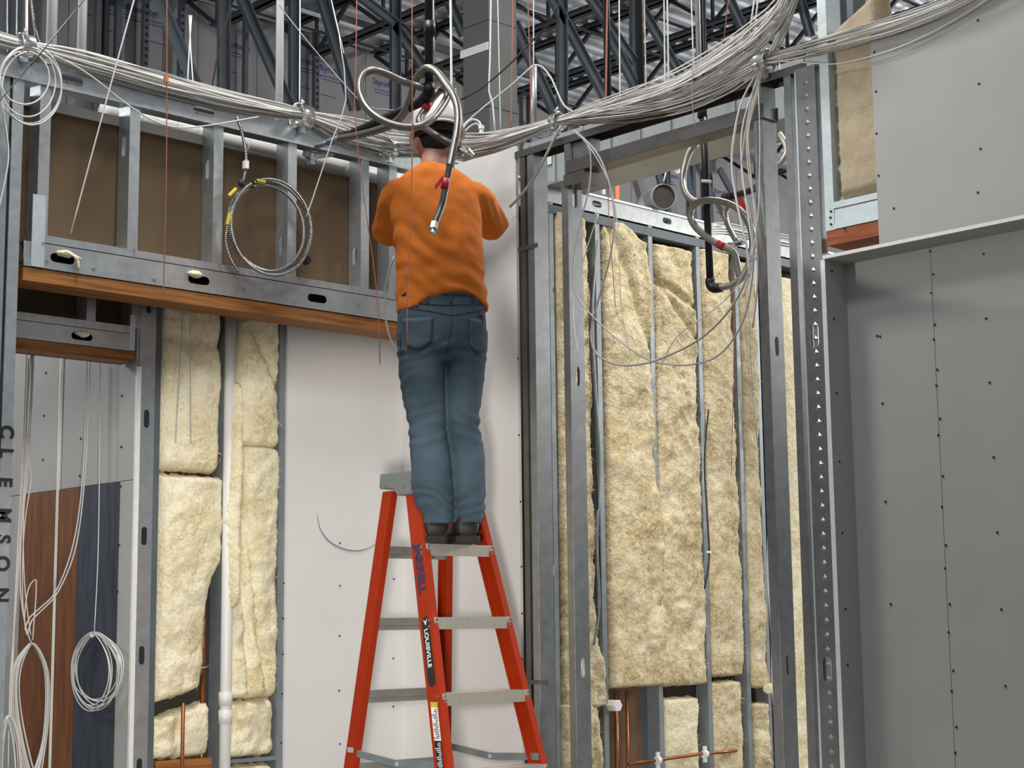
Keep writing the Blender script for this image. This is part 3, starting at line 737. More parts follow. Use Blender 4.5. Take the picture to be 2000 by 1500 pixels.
nb('long pale yellow wool batt below the break, lower right corner cut away', 305, 436, 926, 1362, 2, G_L, BATT_L, right=[(0, -.10), (.08, -.09), (.40, -.08), (.52, -.055), (.60, -.012), (.75, 0), (1, .005)], bot=[(0, -.03), (1, .035)], bulge=.035, lump=.022)
nb('pale yellow wool batt beside the white pipe, under the wood plate', 460, 548, 590, 875, 3, G_L, BATT_L, bulge=.04, lump=.03, left=[(0, -.03), (.3, -.03), (.45, 0), (1, 0)], folds=[(.35, .8, .5, .02, .035), (.3, .3, .9, .02, .02)])
nb('folded pale yellow wool batt with two black print marks beside the white pipe', 449, 545, 868, 1365, 4, G_L, BATT_L, bulge=.035, lump=.026, left=[(0, -.01), (.3, .0), (.34, -.02), (1, -.01)], folds=[(.22, .75, .05, .014, .05), (.6, .25, .15, .014, .04), (.3, .42, .3, .015, .03)])
nb('thin rolled strip of pale wool in front of the white pipe', 437, 464, 748, 1188, 5, G_L, BATT_L, bulge=.025, lump=.016, yo=-.05, thick=.03, left=[(0, .012), (.4, -.004), (.6, .006), (1, .02)], right=[(0, -.02), (.3, -.004), (.6, .006), (.8, -.006), (1, -.02)])
nb('short pale wool batt at the foot of the left bay behind a copper tube', 297, 412, 1378, 1482, 6, G_L, BATT_L, bulge=.02, lump=.03, top=[(0, -.05), (1, .02)], folds=[(.45, .5, 0, .03, .03)])
nb('short pale wool batt at the foot of the right bay beside the white pipe', 437, 538, 1366, 1480, 7, G_L, BATT_L, bulge=.025, lump=.03)
for k, (px, py) in enumerate([(496, 640), (495, 1100)]):
    p = PY(px, py, YB - .062 + .012 * k); mb = MB()
    for a in range(4): mb.box((p.x - .03 + a * .014, p.y, p.z - .01 - (a % 2) * .02), (p.x - .022 + a * .014, p.y + .03, p.z + .012))
    mb.box((p.x - .025, p.y, p.z - .034), (p.x + .03, p.y + .03, p.z - .03))
nb('pale wool batt below the steel blocking at the bottom edge beside the white pipe', 434, 536, 1493, 1805, 8, G_L, BATT_L, bulge=.025, lump=.025)
# beyond the doorway
nb('tan yellow wool strip left of the first far stud, beside the white board', 1054, 1074, 412, 1378, 10, G_R, bulge=.015, lump=.03)
nb('yellow wool batt between the first and second far studs, torn at its right edge', 1092, 1160, 420, 1385, 11, G_R, bulge=.02, lump=.028, right=[(0, .06), (.08, .05), (.13, .01), (.5, -.02), (.8, 0), (1, -.03)], cell=.012)
nb('broad yellow wool batt with shredded top right of the dark cavity', 1186, 1277, 447, 1343, 12, G_R, bulge=.022, lump=.024, top=[(0, .02), (.4, .03), (.7, -.04), (1, -.06)], right=[(0, .10), (.3, .085), (.45, .02), (1, 0)], folds=[(.8, .8, .5, .03, .03)])
nb('yellow wool batt with frayed upper folds, fourth from the white board', 1287, 1365, 484, 1340, 13, G_R, bulge=.022, lump=.026, right=[(0, .03), (.5, .02), (1, .0)], folds=[(.5, .85, .8, .02, .03), (.3, .9, 1.2, .02, .03)])
nb('yellow wool batt behind the black pipe elbow, fifth from the white board', 1379, 1436, 492, 1322, 14, G_R, bulge=.025, lump=.022, right=[(0, .02), (1, 0)])
nb('narrow yellow wool batt left of the near door jamb', 1455, 1486, 515, 1345, 15, G_R, bulge=.02, lump=.02)
nb('pale strip of wool showing between the two near jamb studs', 1540, 1572, 545, 1805, 16, G_R, BATT_L, bulge=.01, lump=.01)
nb('small wool batt at floor level left of the first far stud', 1064, 1083, 1402, 1805, 17, G_B, bulge=.02, lump=.035)
nb('wool batt below the gap between the first and second far studs', 1094, 1180, 1372, 1805, 18, G_B, bulge=.03, lump=.03, right=[(0, .01), (.6, -.01), (1, -.05)])
nb('pale wool batt below the gap beside the brown cavity board, above the copper tube', 1301, 1370, 1362, 1805, 19, G_B, BATT_L, bulge=.015, lump=.015, yo=.02)
nb('tan wool batt lower right with a rectangular dent, behind the copper tube end', 1391, 1452, 1330, 1805, 20, G_B, bulge=.02, lump=.018, yo=.01)
nb('lumpy wool batt at floor level left of the near door jamb', 1474, 1502, 1372, 1805, 21, G_B, bulge=.02, lump=.03)
for i, (px, py, a, b) in enumerate([(1507, 1345, .05, .03), (1486, 1310, .02, .02)][:1]):
    p = PY(px - 5, py, YB - .05); mb = MB().ball(p, a, .03, b, 14, 10)
    mb.v = [tuple(Vector(v) + noise.noise_vector(Vector(v) * 35) * .01) for v in mb.v]
    tag(mb.build('wool_tuft', BATT_L, smooth=True), 'fist of loose wool pushed out beside the near door jamb', 'insulation')
# right bulkhead opening
pa_, pb_ = PX(1627, 230, XR), PX(1706, 230, XR)
zb_ = zk0; zt_ = PX(1665, 44, XR).z
batt('mineral_wool_batt', 'tan wool batt in the opening between bright stud and grey upper board', (XR + .005, pa_.y, zb_), -Y, pa_.y - pb_.y + .05, zt_ - zb_, flat, flat, [(0, 0), (.5, .06), (1, .12)], flat, n=-X, thick=.07, bulge=.012, lump=.008, seed=31, m=BATT_T, group='tan wool in the bulkhead')
pc_ = PX(1930, 10, XR)
batt('mineral_wool_batt', 'tan wool batt sticking up above the grey upper board', (XR + .02, pb_.y - .06, ZR1 - .15), -Y, pb_.y - .06 - pc_.y, .15 + PX(1760, 22, XR).z - ZR1, flat, flat, [(0, .0), (.3, .02), (.35, -.01), (1, .03)], flat, n=-X, thick=.06, bulge=.012, lump=.01, seed=32, m=BATT_T, group='tan wool in the bulkhead')

# ================================================================== PIPES IN THE STUD BAYS
zp0 = PY(447, 600, YB - .02).z
pv = thing('white_vent_pipe', 'white plastic pipe with couplings standing between pale wool batts', 'pipe', (PY(446, 1450, YB).x, YB - .01, 0))
xv0 = PY(449, 700, YB - .01).x
MB().tube([(xv0, YB - .012, 0), (xv0, YB - .012, zp0)], .026, 14).build('pipe_run', PVC, pv, smooth=True)
MB().tube([(xv0, YB - .012, zp0 - .04), (xv0, YB - .012, zp0 + .03)], .030, 14).build('steel_coupling', CHROME, pv, smooth=True)
for py in (1365, 1400):
    z_ = PY(433, py, YB).z; MB().tube([(xv0, YB - .012, z_ - .03), (xv0, YB - .012, z_ + .03)], .031, 14).build('coupling', PVC, pv, smooth=True)
xc0 = PY(404, 1290, YB).x
o = MB().tube([(xc0, YB + .03, .3), (xc0, YB + .03, PY(404, 1160, YB).z)], .011, 10).build('copper_riser', COPPER, smooth=True)
tag(o, 'upright copper tube in the dark gap beside the white vent pipe', 'pipe')
o2 = MB().tube([(xc0 - .022, YB + .01, PY(404, 1320, YB).z), (xc0 - .022, YB + .01, PY(404, 1265, YB).z)], .017, 10).build('copper_stub', COPPER, smooth=True); tag(o2, 'short thick copper stub with cap beside the long wool batt', 'pipe')
xc1 = PY(346, 1430, YB).x
o = MB().tube([(xc1, YB - .045, .3), (xc1, YB - .045, PY(346, 1372, YB).z)], .008, 8).build('copper_riser', COPPER, smooth=True)
tag(o, 'thin copper tube in front of the short wool batt of the left bay', 'pipe')
for i, (px, lab) in enumerate([(1204, 'copper riser beside the far stud with the white outlet, left one of two'), (1225, 'copper riser in front of the brown cavity board, right one of two')]):
    xx = PY(px, 1420, YB + .04).x
    tag(MB().tube([(xx, YB + .04, .3), (xx, YB + .04, PY(px, 1350, YB).z)], .011 - .002 * i, 10).build('copper_riser', COPPER, smooth=True), lab, 'pipe', 'copper risers in the cavity')
pth = [PY(px, py, YB - .03) for px, py in [(1228, 1492), (1285, 1485), (1300, 1482), (1372, 1472), (1392, 1470), (1412, 1469), (1438, 1466)]]
cb = thing('copper_branch', 'copper tube running sideways across the lower wool batts on clamps', 'pipe', pth[0])
MB().tube(pth, .010, 10).build('pipe_run', COPPER, cb, smooth=True)
for px, py in ((1285, 1485), (1377, 1473)):
    p = PY(px, py, YB - .042); mb = MB()
    mb.box(p + Vector((-.012, -.006, -.045)), p + Vector((.012, .006, .045)))
    mb.tube([p - X * .013, p + X * .013], .022, 12); mb.build('pipe_clamp', WHITE, cb)
# white outlet on the far stud
p = PY(1200, 1378, YB - .03)
tag(MB().tube([p + Y * .05, p - Y * .03], .034, 6).build('outlet_cap', WHITE, bevel=.004), 'round white plastic cap fixed to the far stud above the copper risers', 'cap')
# grey and black cables in the dark cavity
for i, (pp, m_, r_) in enumerate([([(1168, 470), (1157, 600), (1163, 760), (1172, 900), (1166, 1050), (1170, 1180), (1160, 1260)], GALV_D, .008), ([(1160, 520), (1152, 640), (1160, 800), (1166, 960), (1172, 1130), (1164, 1240)], BLACKR, .006), ([(1384, 800), (1376, 900), (1382, 1020), (1385, 1090), (1376, 1150)], BLACKR, .005)]):
    pts = spline([PY(px, py, YB - .035) for px, py in pp], .04)
    tag(MB().tube(pts, r_, 6).build('armored_cable' if i < 2 else 'black_cable', m_, smooth=True), ['grey armored cable waving down the dark cavity', 'black cable hanging in the dark cavity beside the grey one', 'black cable bowing out by the fourth far stud'][i], 'cable')
p = PY(1386, 1078, YB - .045)
tag(MB().box(p - X * .018 - Z * .006, p + X * .018 + Z * .006 + Y * .01).build('cable_tag', WHITE), 'small white tag on the wool beside the bowed black cable', 'tag')

# ================================================================== DUCTWORK AND PIPES BEYOND THE DOORWAY
XD = 6.2
dz0 = PX(1096, 354, XD).z; dz1 = PX(1300, 196, XD).z
dy0, dy1 = 3.75, 6.42
du = thing('sheet_metal_duct', 'large rectangular galvanized duct with standing seams and a paper label beyond the doorway', 'duct', (XD, dy0, dz0))
MB().box((XD, dy0, dz0), (XD + .30, dy1, dz1)).build('duct_body', DUCT, du)
yy = dy0 + .1
while yy < dy1:
    MB().box((XD - .012, yy, dz0 - .004), (XD, yy + .018, dz1)).build('standing_seam', DUCT, du); yy += .21
p0, p1 = PX(1051, 299, XD), PX(1081, 321, XD)
MB().box((XD - .016, p0.y, p1.z), (XD - .013, p1.y, p0.z)).build('paper_label', PAPER, du)
# round elbow take-off
e0 = PY(1252, 415, YB + .16)
def e_(px, py, yy): return PY(px, py, yy)
ctr = [e_(1262, 420, YB + .12), e_(1266, 402, YB + .11), e_(1276, 392, YB + .07), e_(1290, 386, YB - .02), e_(1297, 384, YB - .07)]
eb = thing('duct_elbow', 'round galvanized duct elbow with an open dark mouth above the far track', 'duct', ctr[0])
MB().tube(spline(ctr, .02), .073, 24, caps=False).build('elbow_shell', DUCT, eb, smooth=True, solid=.002)
MB().tube([ctr[-1] + (ctr[-2] - ctr[-1]) * .55, ctr[-1] + (ctr[-2] - ctr[-1]) * .4], .077, 24).build('bead', DUCT, eb, smooth=True)
MB().tube([ctr[-1] + (ctr[-2] - ctr[-1]) * .18, ctr[-1] + (ctr[-2] - ctr[-1]) * .22], .0715, 24).build('shaded_mouth_damper', DARK, eb)  # damper disc coloured dark to stand for the shade inside the elbow
# spiral duct on the right, seen through the studs
q0, q1 = PY(1385, 235, YB + .9), PY(1640, 205, YB - 1.2)
sd = thing('spiral_duct', 'shiny round spiral duct passing behind the near door studs', 'duct', q0)
MB().tube(spline([q0, lerp(q0, q1, .5), q1], .1), .085, 20).build('duct_body', DUCT, sd, smooth=True)
q0, q1 = PY(1390, 290, YB + 1.2), PY(1540, 318, YB - .1)
d2 = MB().tube(spline([q0, PY(1455, 300, YB + .5), q1], .05), .045, 16).build('round_branch_duct', DUCT, smooth=True); tag(d2, 'narrow round duct under the header near the hanging white cables', 'duct')
for i, (px, r_, m_, lab, t_) in enumerate([(1166, .042, BLACK, 'thick black pipe with white stencil marks rising behind the far track', 330), (1186, .016, COPPER_B, 'orange pipe rising next to the thick black pipe', 320), (1206, .014, COPPER_B, 'capped short orange pipe rising above the far track', 338), (1246, .016, BLACK, 'thin black post beside the duct elbow', 345)]):
    yy = YB + .2; b = PY(px, 420, yy); t = PY(px, t_ if i == 2 else 200, yy)
    if i != 2: t.z = dz0 if i else dz0 + .02
    o = MB().tube([Vector((b.x, yy, 0)), Vector((b.x, yy, t.z))], r_, 14).build('upright_pipe', m_, smooth=True); tag(o, lab, 'pipe', 'upright pipes behind the far track')
    if i == 0:
        z_ = b.z + .02
        for k in range(6): MB().box((b.x + .012, yy - r_ - .002, z_ + k * .05), (b.x + .028, yy - r_ + .012, z_ + k * .05 + .03)).build('stencil_mark', WHITE, o)
# coiled clear tubing hanging by the duct
pts = []
for k in range(100):
    a = k / 100 * 2 * math.pi * 3.5; pts.append(PY(1313 + 6 * k / 33, 318, YB + .3) + Vector((math.cos(a) * .035, math.sin(a) * .02, math.sin(a) * .07)))
pts += [PY(1303, 320, YB + .3), PY(1297, 352, YB + .3)]
pts = [PY(1300, 300, YB + .3)] + pts[:]
tag(MB().tube(spline(pts[:-2], .01) , .004, 5).build('coiled_tubing', WHITE, smooth=True), 'small coil of clear tubing hanging under the duct', 'tubing')
tag(MB().tube([PY(1300, 296, YB + .28), PY(1302, 330, YB + .28), PY(1296, 354, YB + .28)], .005, 6).build('loose_tube_end', WHITE, smooth=True), 'loose white tube end dangling left of the tubing coil', 'tubing')
# bundle of thin lines lying along the far track at right
for i in range(5):
    pp = [PY(px, py + i * 5, YB - .02) for px, py in [(1385, 437), (1420, 436), (1470, 447), (1530, 458), (1600, 470)]]
    tag(MB().tube(spline(pp, .05), .004, 5).build('track_line', CABLE, smooth=True), ['topmost of five thin pale lines lying along the far track','second of five thin pale lines from the top, along the far track','middle one of five thin pale lines along the far track','second lowest of five thin pale lines along the far track','lowest of five thin pale lines along the far track'][i], 'cable', 'thin lines along the far track')

# ================================================================== CABLE BUNDLE ON ITS HANGERS
YC, XC = YH - .02, XR - .02
def cl(px, py): return PY(px, py, YC)
def cr_pt(px, py): return PX(px, py, XC)
left_run = [(cl(-70, 58) - X * 1.9 + Z * .05, .05), (cl(-70, 58), .035), (cl(45, 88), .02), (cl(160, 120), .046), (cl(300, 160), .05), (cl(440, 196), .046), (cl(555, 217), .034), (cl(597, 226), .026)]
mid_run = [(cl(660, 252), .072), (cl(730, 270), .078), (PY(790, 280, YC - .05), .078), (PD(860, 282, 7.38), .062), (PD(930, 284, 7.28), .055), (PD(1000, 268, 7.2), .04), (cr_pt(1087, 238), .02)]
low_run = [(cr_pt(1160, 224), .040), (cr_pt(1250, 212), .055), (cr_pt(1340, 192), .058), (cr_pt(1430, 156), .045), (cr_pt(1492, 120), .024)]
up_run = [(cr_pt(1150, 222), .044), (cr_pt(1240, 196), .062), (PX(1330, 164, XR - .06), .07), (PX(1420, 110, XR - .10), .075), (PX(1490, 58, XR - .16), .066), (PX(1535, 8, XR - .22), .05), (PX(1560, -70, XR - .25), .04)]
out_right = [(cr_pt(1560, 103), .03), (PX(1630, 84, XR - .05), .036), (PX(1740, 52, XR - .06), .036), (PX(1850, 12, XR - .07), .034), (PX(1990, -60, XR - .07), .03)]
out_up = [(cr_pt(1512, 98), .028), (PX(1530, 60, XR - .08), .03), (PX(1547, 10, XR - .2), .022), (PX(1560, -70, XR - .25), .02)]
allp = left_run[0][0]
cbn = thing('cable_bundle', 'thick loose bundle of white cables swagged across the wall tops on ring hangers', 'cable bundle', left_run[4][0])
rnd = random.Random(3)
protoC = 0
for i in range(74):
    kind = i % 4
    path = left_run + mid_run + (up_run if kind in (0, 1) else low_run + (out_right if kind == 2 else out_up))
    if i >= 56: path = mid_run + (up_run if kind < 2 else low_run + out_right)
    an = rnd.uniform(0, 2 * math.pi); rr = rnd.uniform(.15, 1) ** .6
    pts = []
    for k, (p, r) in enumerate(path):
        an += rnd.uniform(-.3, .3); q = min(1.0, max(.1, rr + rnd.uniform(-.2, .2)))
        t = (path[min(k + 1, len(path) - 1)][0] - path[max(k - 1, 0)][0]).normalized()
        sd = t.cross(Z).normalized(); up_ = sd.cross(t)
        pts.append(p + (sd * math.cos(an) * .8 + up_ * math.sin(an)) * r * q)
    m_ = CABLE if rnd.random() < .62 else CABLE_G
    MB().tube(spline(pts, .07), .0031, 5).build('cable', m_, cbn, smooth=True)

def hanger(px, py, pt, axis, label, R=.04, ln=.05, wire=True):
    h = thing('ring_hanger', label, 'hanger', pt, 'ring hangers carrying the cable bundle')
    t = Vector(axis).normalized(); rings = []
    n = 20
    a = t.cross(Z).normalized(); b = a.cross(t)
    mb = MB()
    for s_ in (-ln / 2, -ln / 2 + .004, ln / 2 - .004, ln / 2):
        rr = R * (1.06 if abs(s_) == ln / 2 else 1)
        rings.append([pt + t * s_ + (a * math.cos(2 * math.pi * k / n) + b * math.sin(2 * math.pi * k / n)) * rr for k in range(n)])
    mb.rings(rings, caps=False); mb.build('ring', CHROME, h, smooth=True, solid=.0022)
    mb = MB().obox(pt - b * (R + .022) - a * .012 - t * .012, a * .024, b * .024, t * .024); mb.build('saddle', GALV_B, h)
    mb = MB().tube([pt + b * R, pt + b * (R + .03)], .006, 8); mb.tube([pt + b * (R + .012) - a * .016, pt + b * (R + .012) + a * .016], .005, 8); mb.build('wing_screw', CHROME, h, smooth=True)
    return h
hanger(45, 88, cl(48, 90), X, 'zinc ring hanger on the left wall top above the white cable coil', .046, .06)
hanger(590, 226, cl(590, 228), X, 'shiny ring hanger on the left wall top near the white conduit', .056, .07)
pt = cl(752, 294) - Y * .03
hanger(752, 294, pt, X + Y * .3, 'shiny ring hanger just left of the worker', .044, .045)
hanger(1088, 238, cr_pt(1088, 238), -Y, 'ring hanger at the top of the open studs, right of the worker', .04, .04)
hanger(1492, 120, cr_pt(1492, 121), -Y, 'dull ring hanger on the right wall top above the near door jamb', .044, .06)
pt = PY(608, 302, YH + .06)
hanger(608, 302, pt, X, 'small ring hanger under the left track, beside a brown board', .026, .04)
MB().tube([pt - X * .04, pt + X * .02, pt + X * .12 + Z * .03], .018, 8).build('cable', CABLE, bpy.data.objects['ring_hanger.005'], smooth=True)

def cable(pp, conv, label, r=.0031, m=None, name='loose_cable', group=None, cat='cable', step=.03):
    pts = [conv(*p) for p in pp]
    return tag(MB().tube(spline(pts, step), r, 6).build(name, m or CABLE, smooth=True), label, cat, group)
fl_ = lambda px, py: PY(px, py, YH - .07)
fr_ = lambda px, py: PX(px, py, XR - .05)
cable([(105, 108), (135, 122), (180, 150), (230, 190), (272, 220), (310, 240), (350, 249), (400, 246), (450, 238), (505, 228)], fl_, 'single cable sagging below the bundle across the left top track', .0033)
# coil hanging at the upper left
cw2 = thing('cable_coil', 'coil of white cable hanging on the upper left corner of the header', 'cable coil', fl_(60, 170))
for k, (cx, cy, rx, ry_) in enumerate([(58, 165, 62, 76), (54, 160, 54, 68), (62, 172, 58, 72), (48, 152, 48, 52)]):
    pts = []
    for j in range(41):
        a = -math.pi * .42 + 2 * math.pi * .84 * j / 40 + math.pi * 1.5 + math.pi * .5
        a = math.radians(-80) + j / 40 * math.radians(340)
        pts.append(PY(cx + rx * math.cos(a), cy + ry_ * math.sin(a), YH - .06 - .012 * k))
    MB().tube(spline(pts, .02), .0036, 6).build('loop', CABLE, cw2, smooth=True)
MB().tube(spline([fl_(4, 150), fl_(5, 210), fl_(14, 270), (fl_(16, 310)), fl_(8, 360), fl_(-6, 420)], .02), .0042, 6).build('tail', CABLE, cw2, smooth=True)
# armored cable coil on the header
fa = lambda px, py: PY(px, py, YH - .05)
fb = lambda px, py: PY(px, py, YH - .032)
ac = thing('armored_cable_coil', 'coil of ribbed steel armored cable hanging in front of the header studs', 'cable coil', fa(530, 440))
drop = [fa(462, 228), fa(470, 250), fa(477, 280), fa(481, 310), fa(478, 340), fa(474, 356)]
loops = []
for k, (cx, cy, rx, ry_) in enumerate([(526, 442, 86, 86), (521, 446, 78, 82), (530, 444, 84, 92)]):
    pts = []
    for j in range(49):
        a = math.radians(-118) + j / 48 * math.radians(352)
        x_, y_ = cx + rx * math.cos(a), cy + ry_ * math.sin(a)
        th = math.radians(22); dx_, dy_ = x_ - cx, y_ - cy
        pts.append(PY(cx + dx_ * math.cos(th) - dy_ * math.sin(th) * .25, cy + dx_ * .22 + dy_, YH - .035 - .014 * k))
    MB().tube(spline(pts, .02), .0072, 8).build('loop', ARMOR, ac, smooth=True)
MB().tube(spline(drop, .02), .0068, 8).build('drop', ARMOR, ac, smooth=True)
MB().tube(spline([fb(470, 366), fb(460, 395), fb(447, 435), fb(442, 470), fb(450, 505), fb(466, 532)], .02), .0065, 8).build('tail', ARMOR, ac, smooth=True)
p = fa(472, 358); MB().ball(p, .018, .014, .018, 10, 8).build('black_tie', BLACKR, ac)
p = fa(598, 508); MB().bar(p - X * .012 + Z * .012, p + X * .012 - Z * .012, .03, .03).build('black_tape', BLACKR, ac)
p = fa(480, 322); MB().bar(p - Z * .018, p + Z * .018, .022, .02).build('connector', WHITE, ac)
for a, b in (((444, 384), (458, 370)), ((441, 440), (446, 418)), ((498, 354), (514, 357))):
    MB().tube([fa(*a) - Y * .012, fa(*b) - Y * .012], .009, 8).build('yellow_tape', YELLOW, ac)
# looping cables in the doorway
dl = 'loose cables hanging in the doorway'
cable([(1096, 246), (1084, 268), (1068, 300), (1048, 340), (1020, 378), (996, 404)], fr_, 'thick pair of grey cables dropping from the ring hanger to the white board', .0065, CABLE_G)
cable([(1118, 254), (1146, 280), (1154, 310), (1150, 370), (1132, 440), (1119, 520), (1128, 580), (1180, 640), (1250, 694), (1300, 711), (1352, 712), (1402, 695), (1440, 650), (1462, 590), (1472, 500), (1466, 420), (1448, 330), (1470, 180), (1488, 132)], fr_, 'cable looping low across the doorway from the jamb, lower right curve', .0036, CABLE_G, group=dl)
cable([(1122, 254), (1164, 296), (1188, 350), (1200, 420), (1194, 490), (1176, 560), (1158, 625), (1154, 662), (1166, 692), (1200, 711), (1240, 713), (1292, 700), (1370, 660), (1430, 598), (1466, 520), (1478, 430), (1462, 330), (1462, 240), (1492, 128)], fr_, 'thick grey cable looping across the doorway, its lowest bend at left', .0045, CABLE_G, group=dl)
cable([(1126, 256), (1160, 300), (1190, 360), (1206, 440), (1214, 600), (1234, 700), (1262, 748), (1276, 757), (1286, 730), (1320, 660), (1390, 608), (1440, 556), (1476, 460), (1484, 300), (1480, 140)], fr_, 'thin cable hanging lowest in the doorway in a narrow V', .0022, CABLE, group=dl)
cable([(1480, 140), (1452, 190), (1436, 250), (1429, 320), (1440, 400), (1458, 480), (1464, 540)], fr_, 'white cable fanning out left from the near jamb hanger', .0045, CABLE, group=dl)
cable([(1486, 140), (1466, 190), (1450, 250), (1448, 310), (1458, 400), (1470, 500), (1452, 580)], fr_, 'white cable dropping from the near jamb hanger, second from the left', .0035, CABLE, group=dl)
cable([(1488, 142), (1474, 200), (1462, 260), (1466, 330), (1474, 420), (1480, 540), (1470, 640)], fr_, 'white cable hanging close beside the near jamb', .0035, CABLE_P, group=dl)
cable([(1186, 322), (1190, 440), (1196, 520), (1202, 600)], lambda a, b: PX(a, b, XR + .1), 'thin reddish string against the wool in the doorway', .0018, STRING_R)
cable([(1437, 462), (1434, 560), (1432, 760), (1428, 930)], lambda a, b: PY(a, b, YB - .06), 'thin brown wire hanging in front of the fifth far stud', .002, COPPER)
cable([(1456, 466), (1462, 600), (1470, 760), (1482, 900)], lambda a, b: PY(a, b, YB - .06), 'thin dark wire hanging beside the near jamb in front of wool', .002, GALV_D)
cable([(1168, 420), (1142, 500), (1120, 600), (1130, 694)], lambda a, b: PX(a, b, XR - .03), 'thin bright wire hanging down the far door jamb', .0022, WIRE_W)
cable([(1490, 124), (1520, 120), (1570, 122), (1640, 124), (1740, 98), (1830, 58), (1920, 4), (1990, -50)], lambda a, b: PX(a, b, XR - .045), 'single thin cable swagged across the grey upper board', .0026, CABLE)
# cables by the worker's hip and on the left
cable([(770, 500), (757, 540), (752, 580), (756, 640), (776, 690), (800, 700)], lambda a, b: PD(a, b, 7.05), 'grey cable bowing down behind the left hip of the worker', .0045, CABLE_G)

cable([(358, 585), (351, 720), (343, 866)], lambda a, b: PY(a, b, YH + .10), 'thin dark wire hanging in front of the upper left wool batt, slanting left', .0013, GALV_D, 'hanger_wire', cat='wire')
cable([(372, 585), (372, 720), (373, 866)], lambda a, b: PY(a, b, YH + .10), 'thin dark wire hanging straight in front of the upper left wool batt', .0013, GALV_D, 'hanger_wire', cat='wire')
cable([(1494, 560), (1496, 700), (1500, 840), (1502, 1000), (1501, 1120), (1508, 1240), (1510, 1340), (1516, 1420), (1520, 1520)], lambda a, b: PX(a, b, XR + .11), 'white foam bead running down behind the near door jamb', .006, WHITE, 'foam_bead', cat='sealant')
# bottom left: long cables, hanging loops and a coil
fs_ = lambda px, py: PX(px, py, xp - .05)
cc = thing('cable_coil', 'oval coil of thin white cable hanging in front of the blue plywood', 'cable coil', fs_(186, 1240))
for k in range(9):
    rk = random.Random(k + 50); pts = []
    cx, cy, rx, ry_ = 176 + rk.uniform(0, 18), 1306 + rk.uniform(-6, 10), 44 + rk.uniform(-8, 8), 70 + rk.uniform(-14, 10)
    top = (183, 1236)
    for j in range(33):
        a = math.radians(-90) + j / 32 * math.radians(360)
        x_, y_ = cx + rx * math.cos(a) + (cy - ry_ - 0) * 0, cy + ry_ * math.sin(a)
        f = max(0, -math.sin(a)) ** 3
        pts.append(PX(lerp(x_, top[0], f), lerp(y_, top[1], f), xp - .02 - .005 * k))
    MB().tube(spline(pts, .02), .0027, 5).build('loop', CABLE, cc, smooth=True)
MB().tube(spline([fs_(195, 700), fs_(194, 940), fs_(191, 1100), fs_(184, 1236)], .1), .0028, 5).build('drop', CABLE, cc, smooth=True)
p = fs_(180, 1240); MB().ball(p, .012, .008, .012, 8, 6).build('tie', WHITE, cc)
fz = lambda px, py: PY(px, py, YB + .3)
G_H = 'long cables hanging at the far left'
hang = [([(62, 692), (58, 800), (48, 950), (38, 1080), (30, 1200), (20, 1330), (16, 1500)], .0030), ([(66, 692), (60, 820), (44, 1000), (40, 1150), (52, 1230), (62, 1256)], .0028), ([(56, 700), (50, 850), (42, 1000), (30, 1180), (22, 1400)], .003), ([(64, 692), (58, 900), (62, 930), (50, 1010), (44, 1100), (46, 1200), (56, 1245)], .0026), ([(52, 692), (44, 900), (34, 1080), (26, 1250), (20, 1420)], .003), ([(60, 692), (52, 830), (56, 900), (46, 1010), (48, 1140), (60, 1240)], .0026),
        ([(170, 700), (164, 900), (146, 1050), (112, 1150), (80, 1186), (58, 1206), (48, 1230)], .003), ([(176, 700), (168, 900), (150, 1060), (116, 1152), (84, 1190), (62, 1212), (54, 1240)], .003),
        ([(70, 1132), (60, 1140), (52, 1165), (48, 1210), (52, 1240)], .0028), ([(71, 1132), (70, 1170), (66, 1220), (64, 1250)], .0028)]
lab = ['first long white cable from the far left jamb, reaching the bottom edge', 'white cable running down the left into the big hanging loop', 'slack white cable close beside the marked jamb', 'white cable bowing right above the brown plywood', 'straight white cable nearest the marked jamb', 'white cable crossing the others above the hanging loop', 'upper one of two cables sweeping left across the brown plywood', 'lower one of two cables sweeping left across the brown plywood', 'short cable end curled over at the left of the brown plywood', 'short cable end hanging straight below the curled one']
for (pp, r), l in zip(hang, lab): cable(pp, fz, l, r, CABLE_P if 'slack' in l else CABLE, group=G_H)
hl = thing('cable_loops', 'thick hank of white cable loops hanging at the lower left corner', 'cable coil', fz(62, 1255))
for k in range(11):
    rk = random.Random(k + 10); d = rk.uniform(-8, 8)
    pp = [(60 + d * .3, 1256), (38 + d, 1290), (30 + d, 1340), (36 + d * 1.4, 1420), (62 + d * 1.5, 1520), (84 + d * .6, 1460), (92 + d * .5, 1380), (90 + d * .5, 1310), (74 + d * .4, 1268), (62 + d * .3, 1256)]
    MB().tube(spline([PY(a, b, YB + .28 + .008 * k) for a, b in pp], .03), .0028, 5).build('loop', CABLE, hl, smooth=True)
hl2 = thing('cable_loops', 'second hank of white cable loops at the bottom edge, left of the first', 'cable coil', fz(18, 1400))
for k in range(9):
    rk = random.Random(k + 30); d = rk.uniform(-9, 9)
    pp = [(16 + d * .3, 1398), (26 + d, 1410), (36 + d, 1460), (38 + d, 1540), (20 + d, 1620), (2 + d, 1540), (4 + d, 1450), (16 + d * .3, 1398)]
    MB().tube(spline([PY(a, b, YB + .2 + .008 * k) for a, b in pp], .03), .003, 5).build('loop', CABLE, hl2, smooth=True)

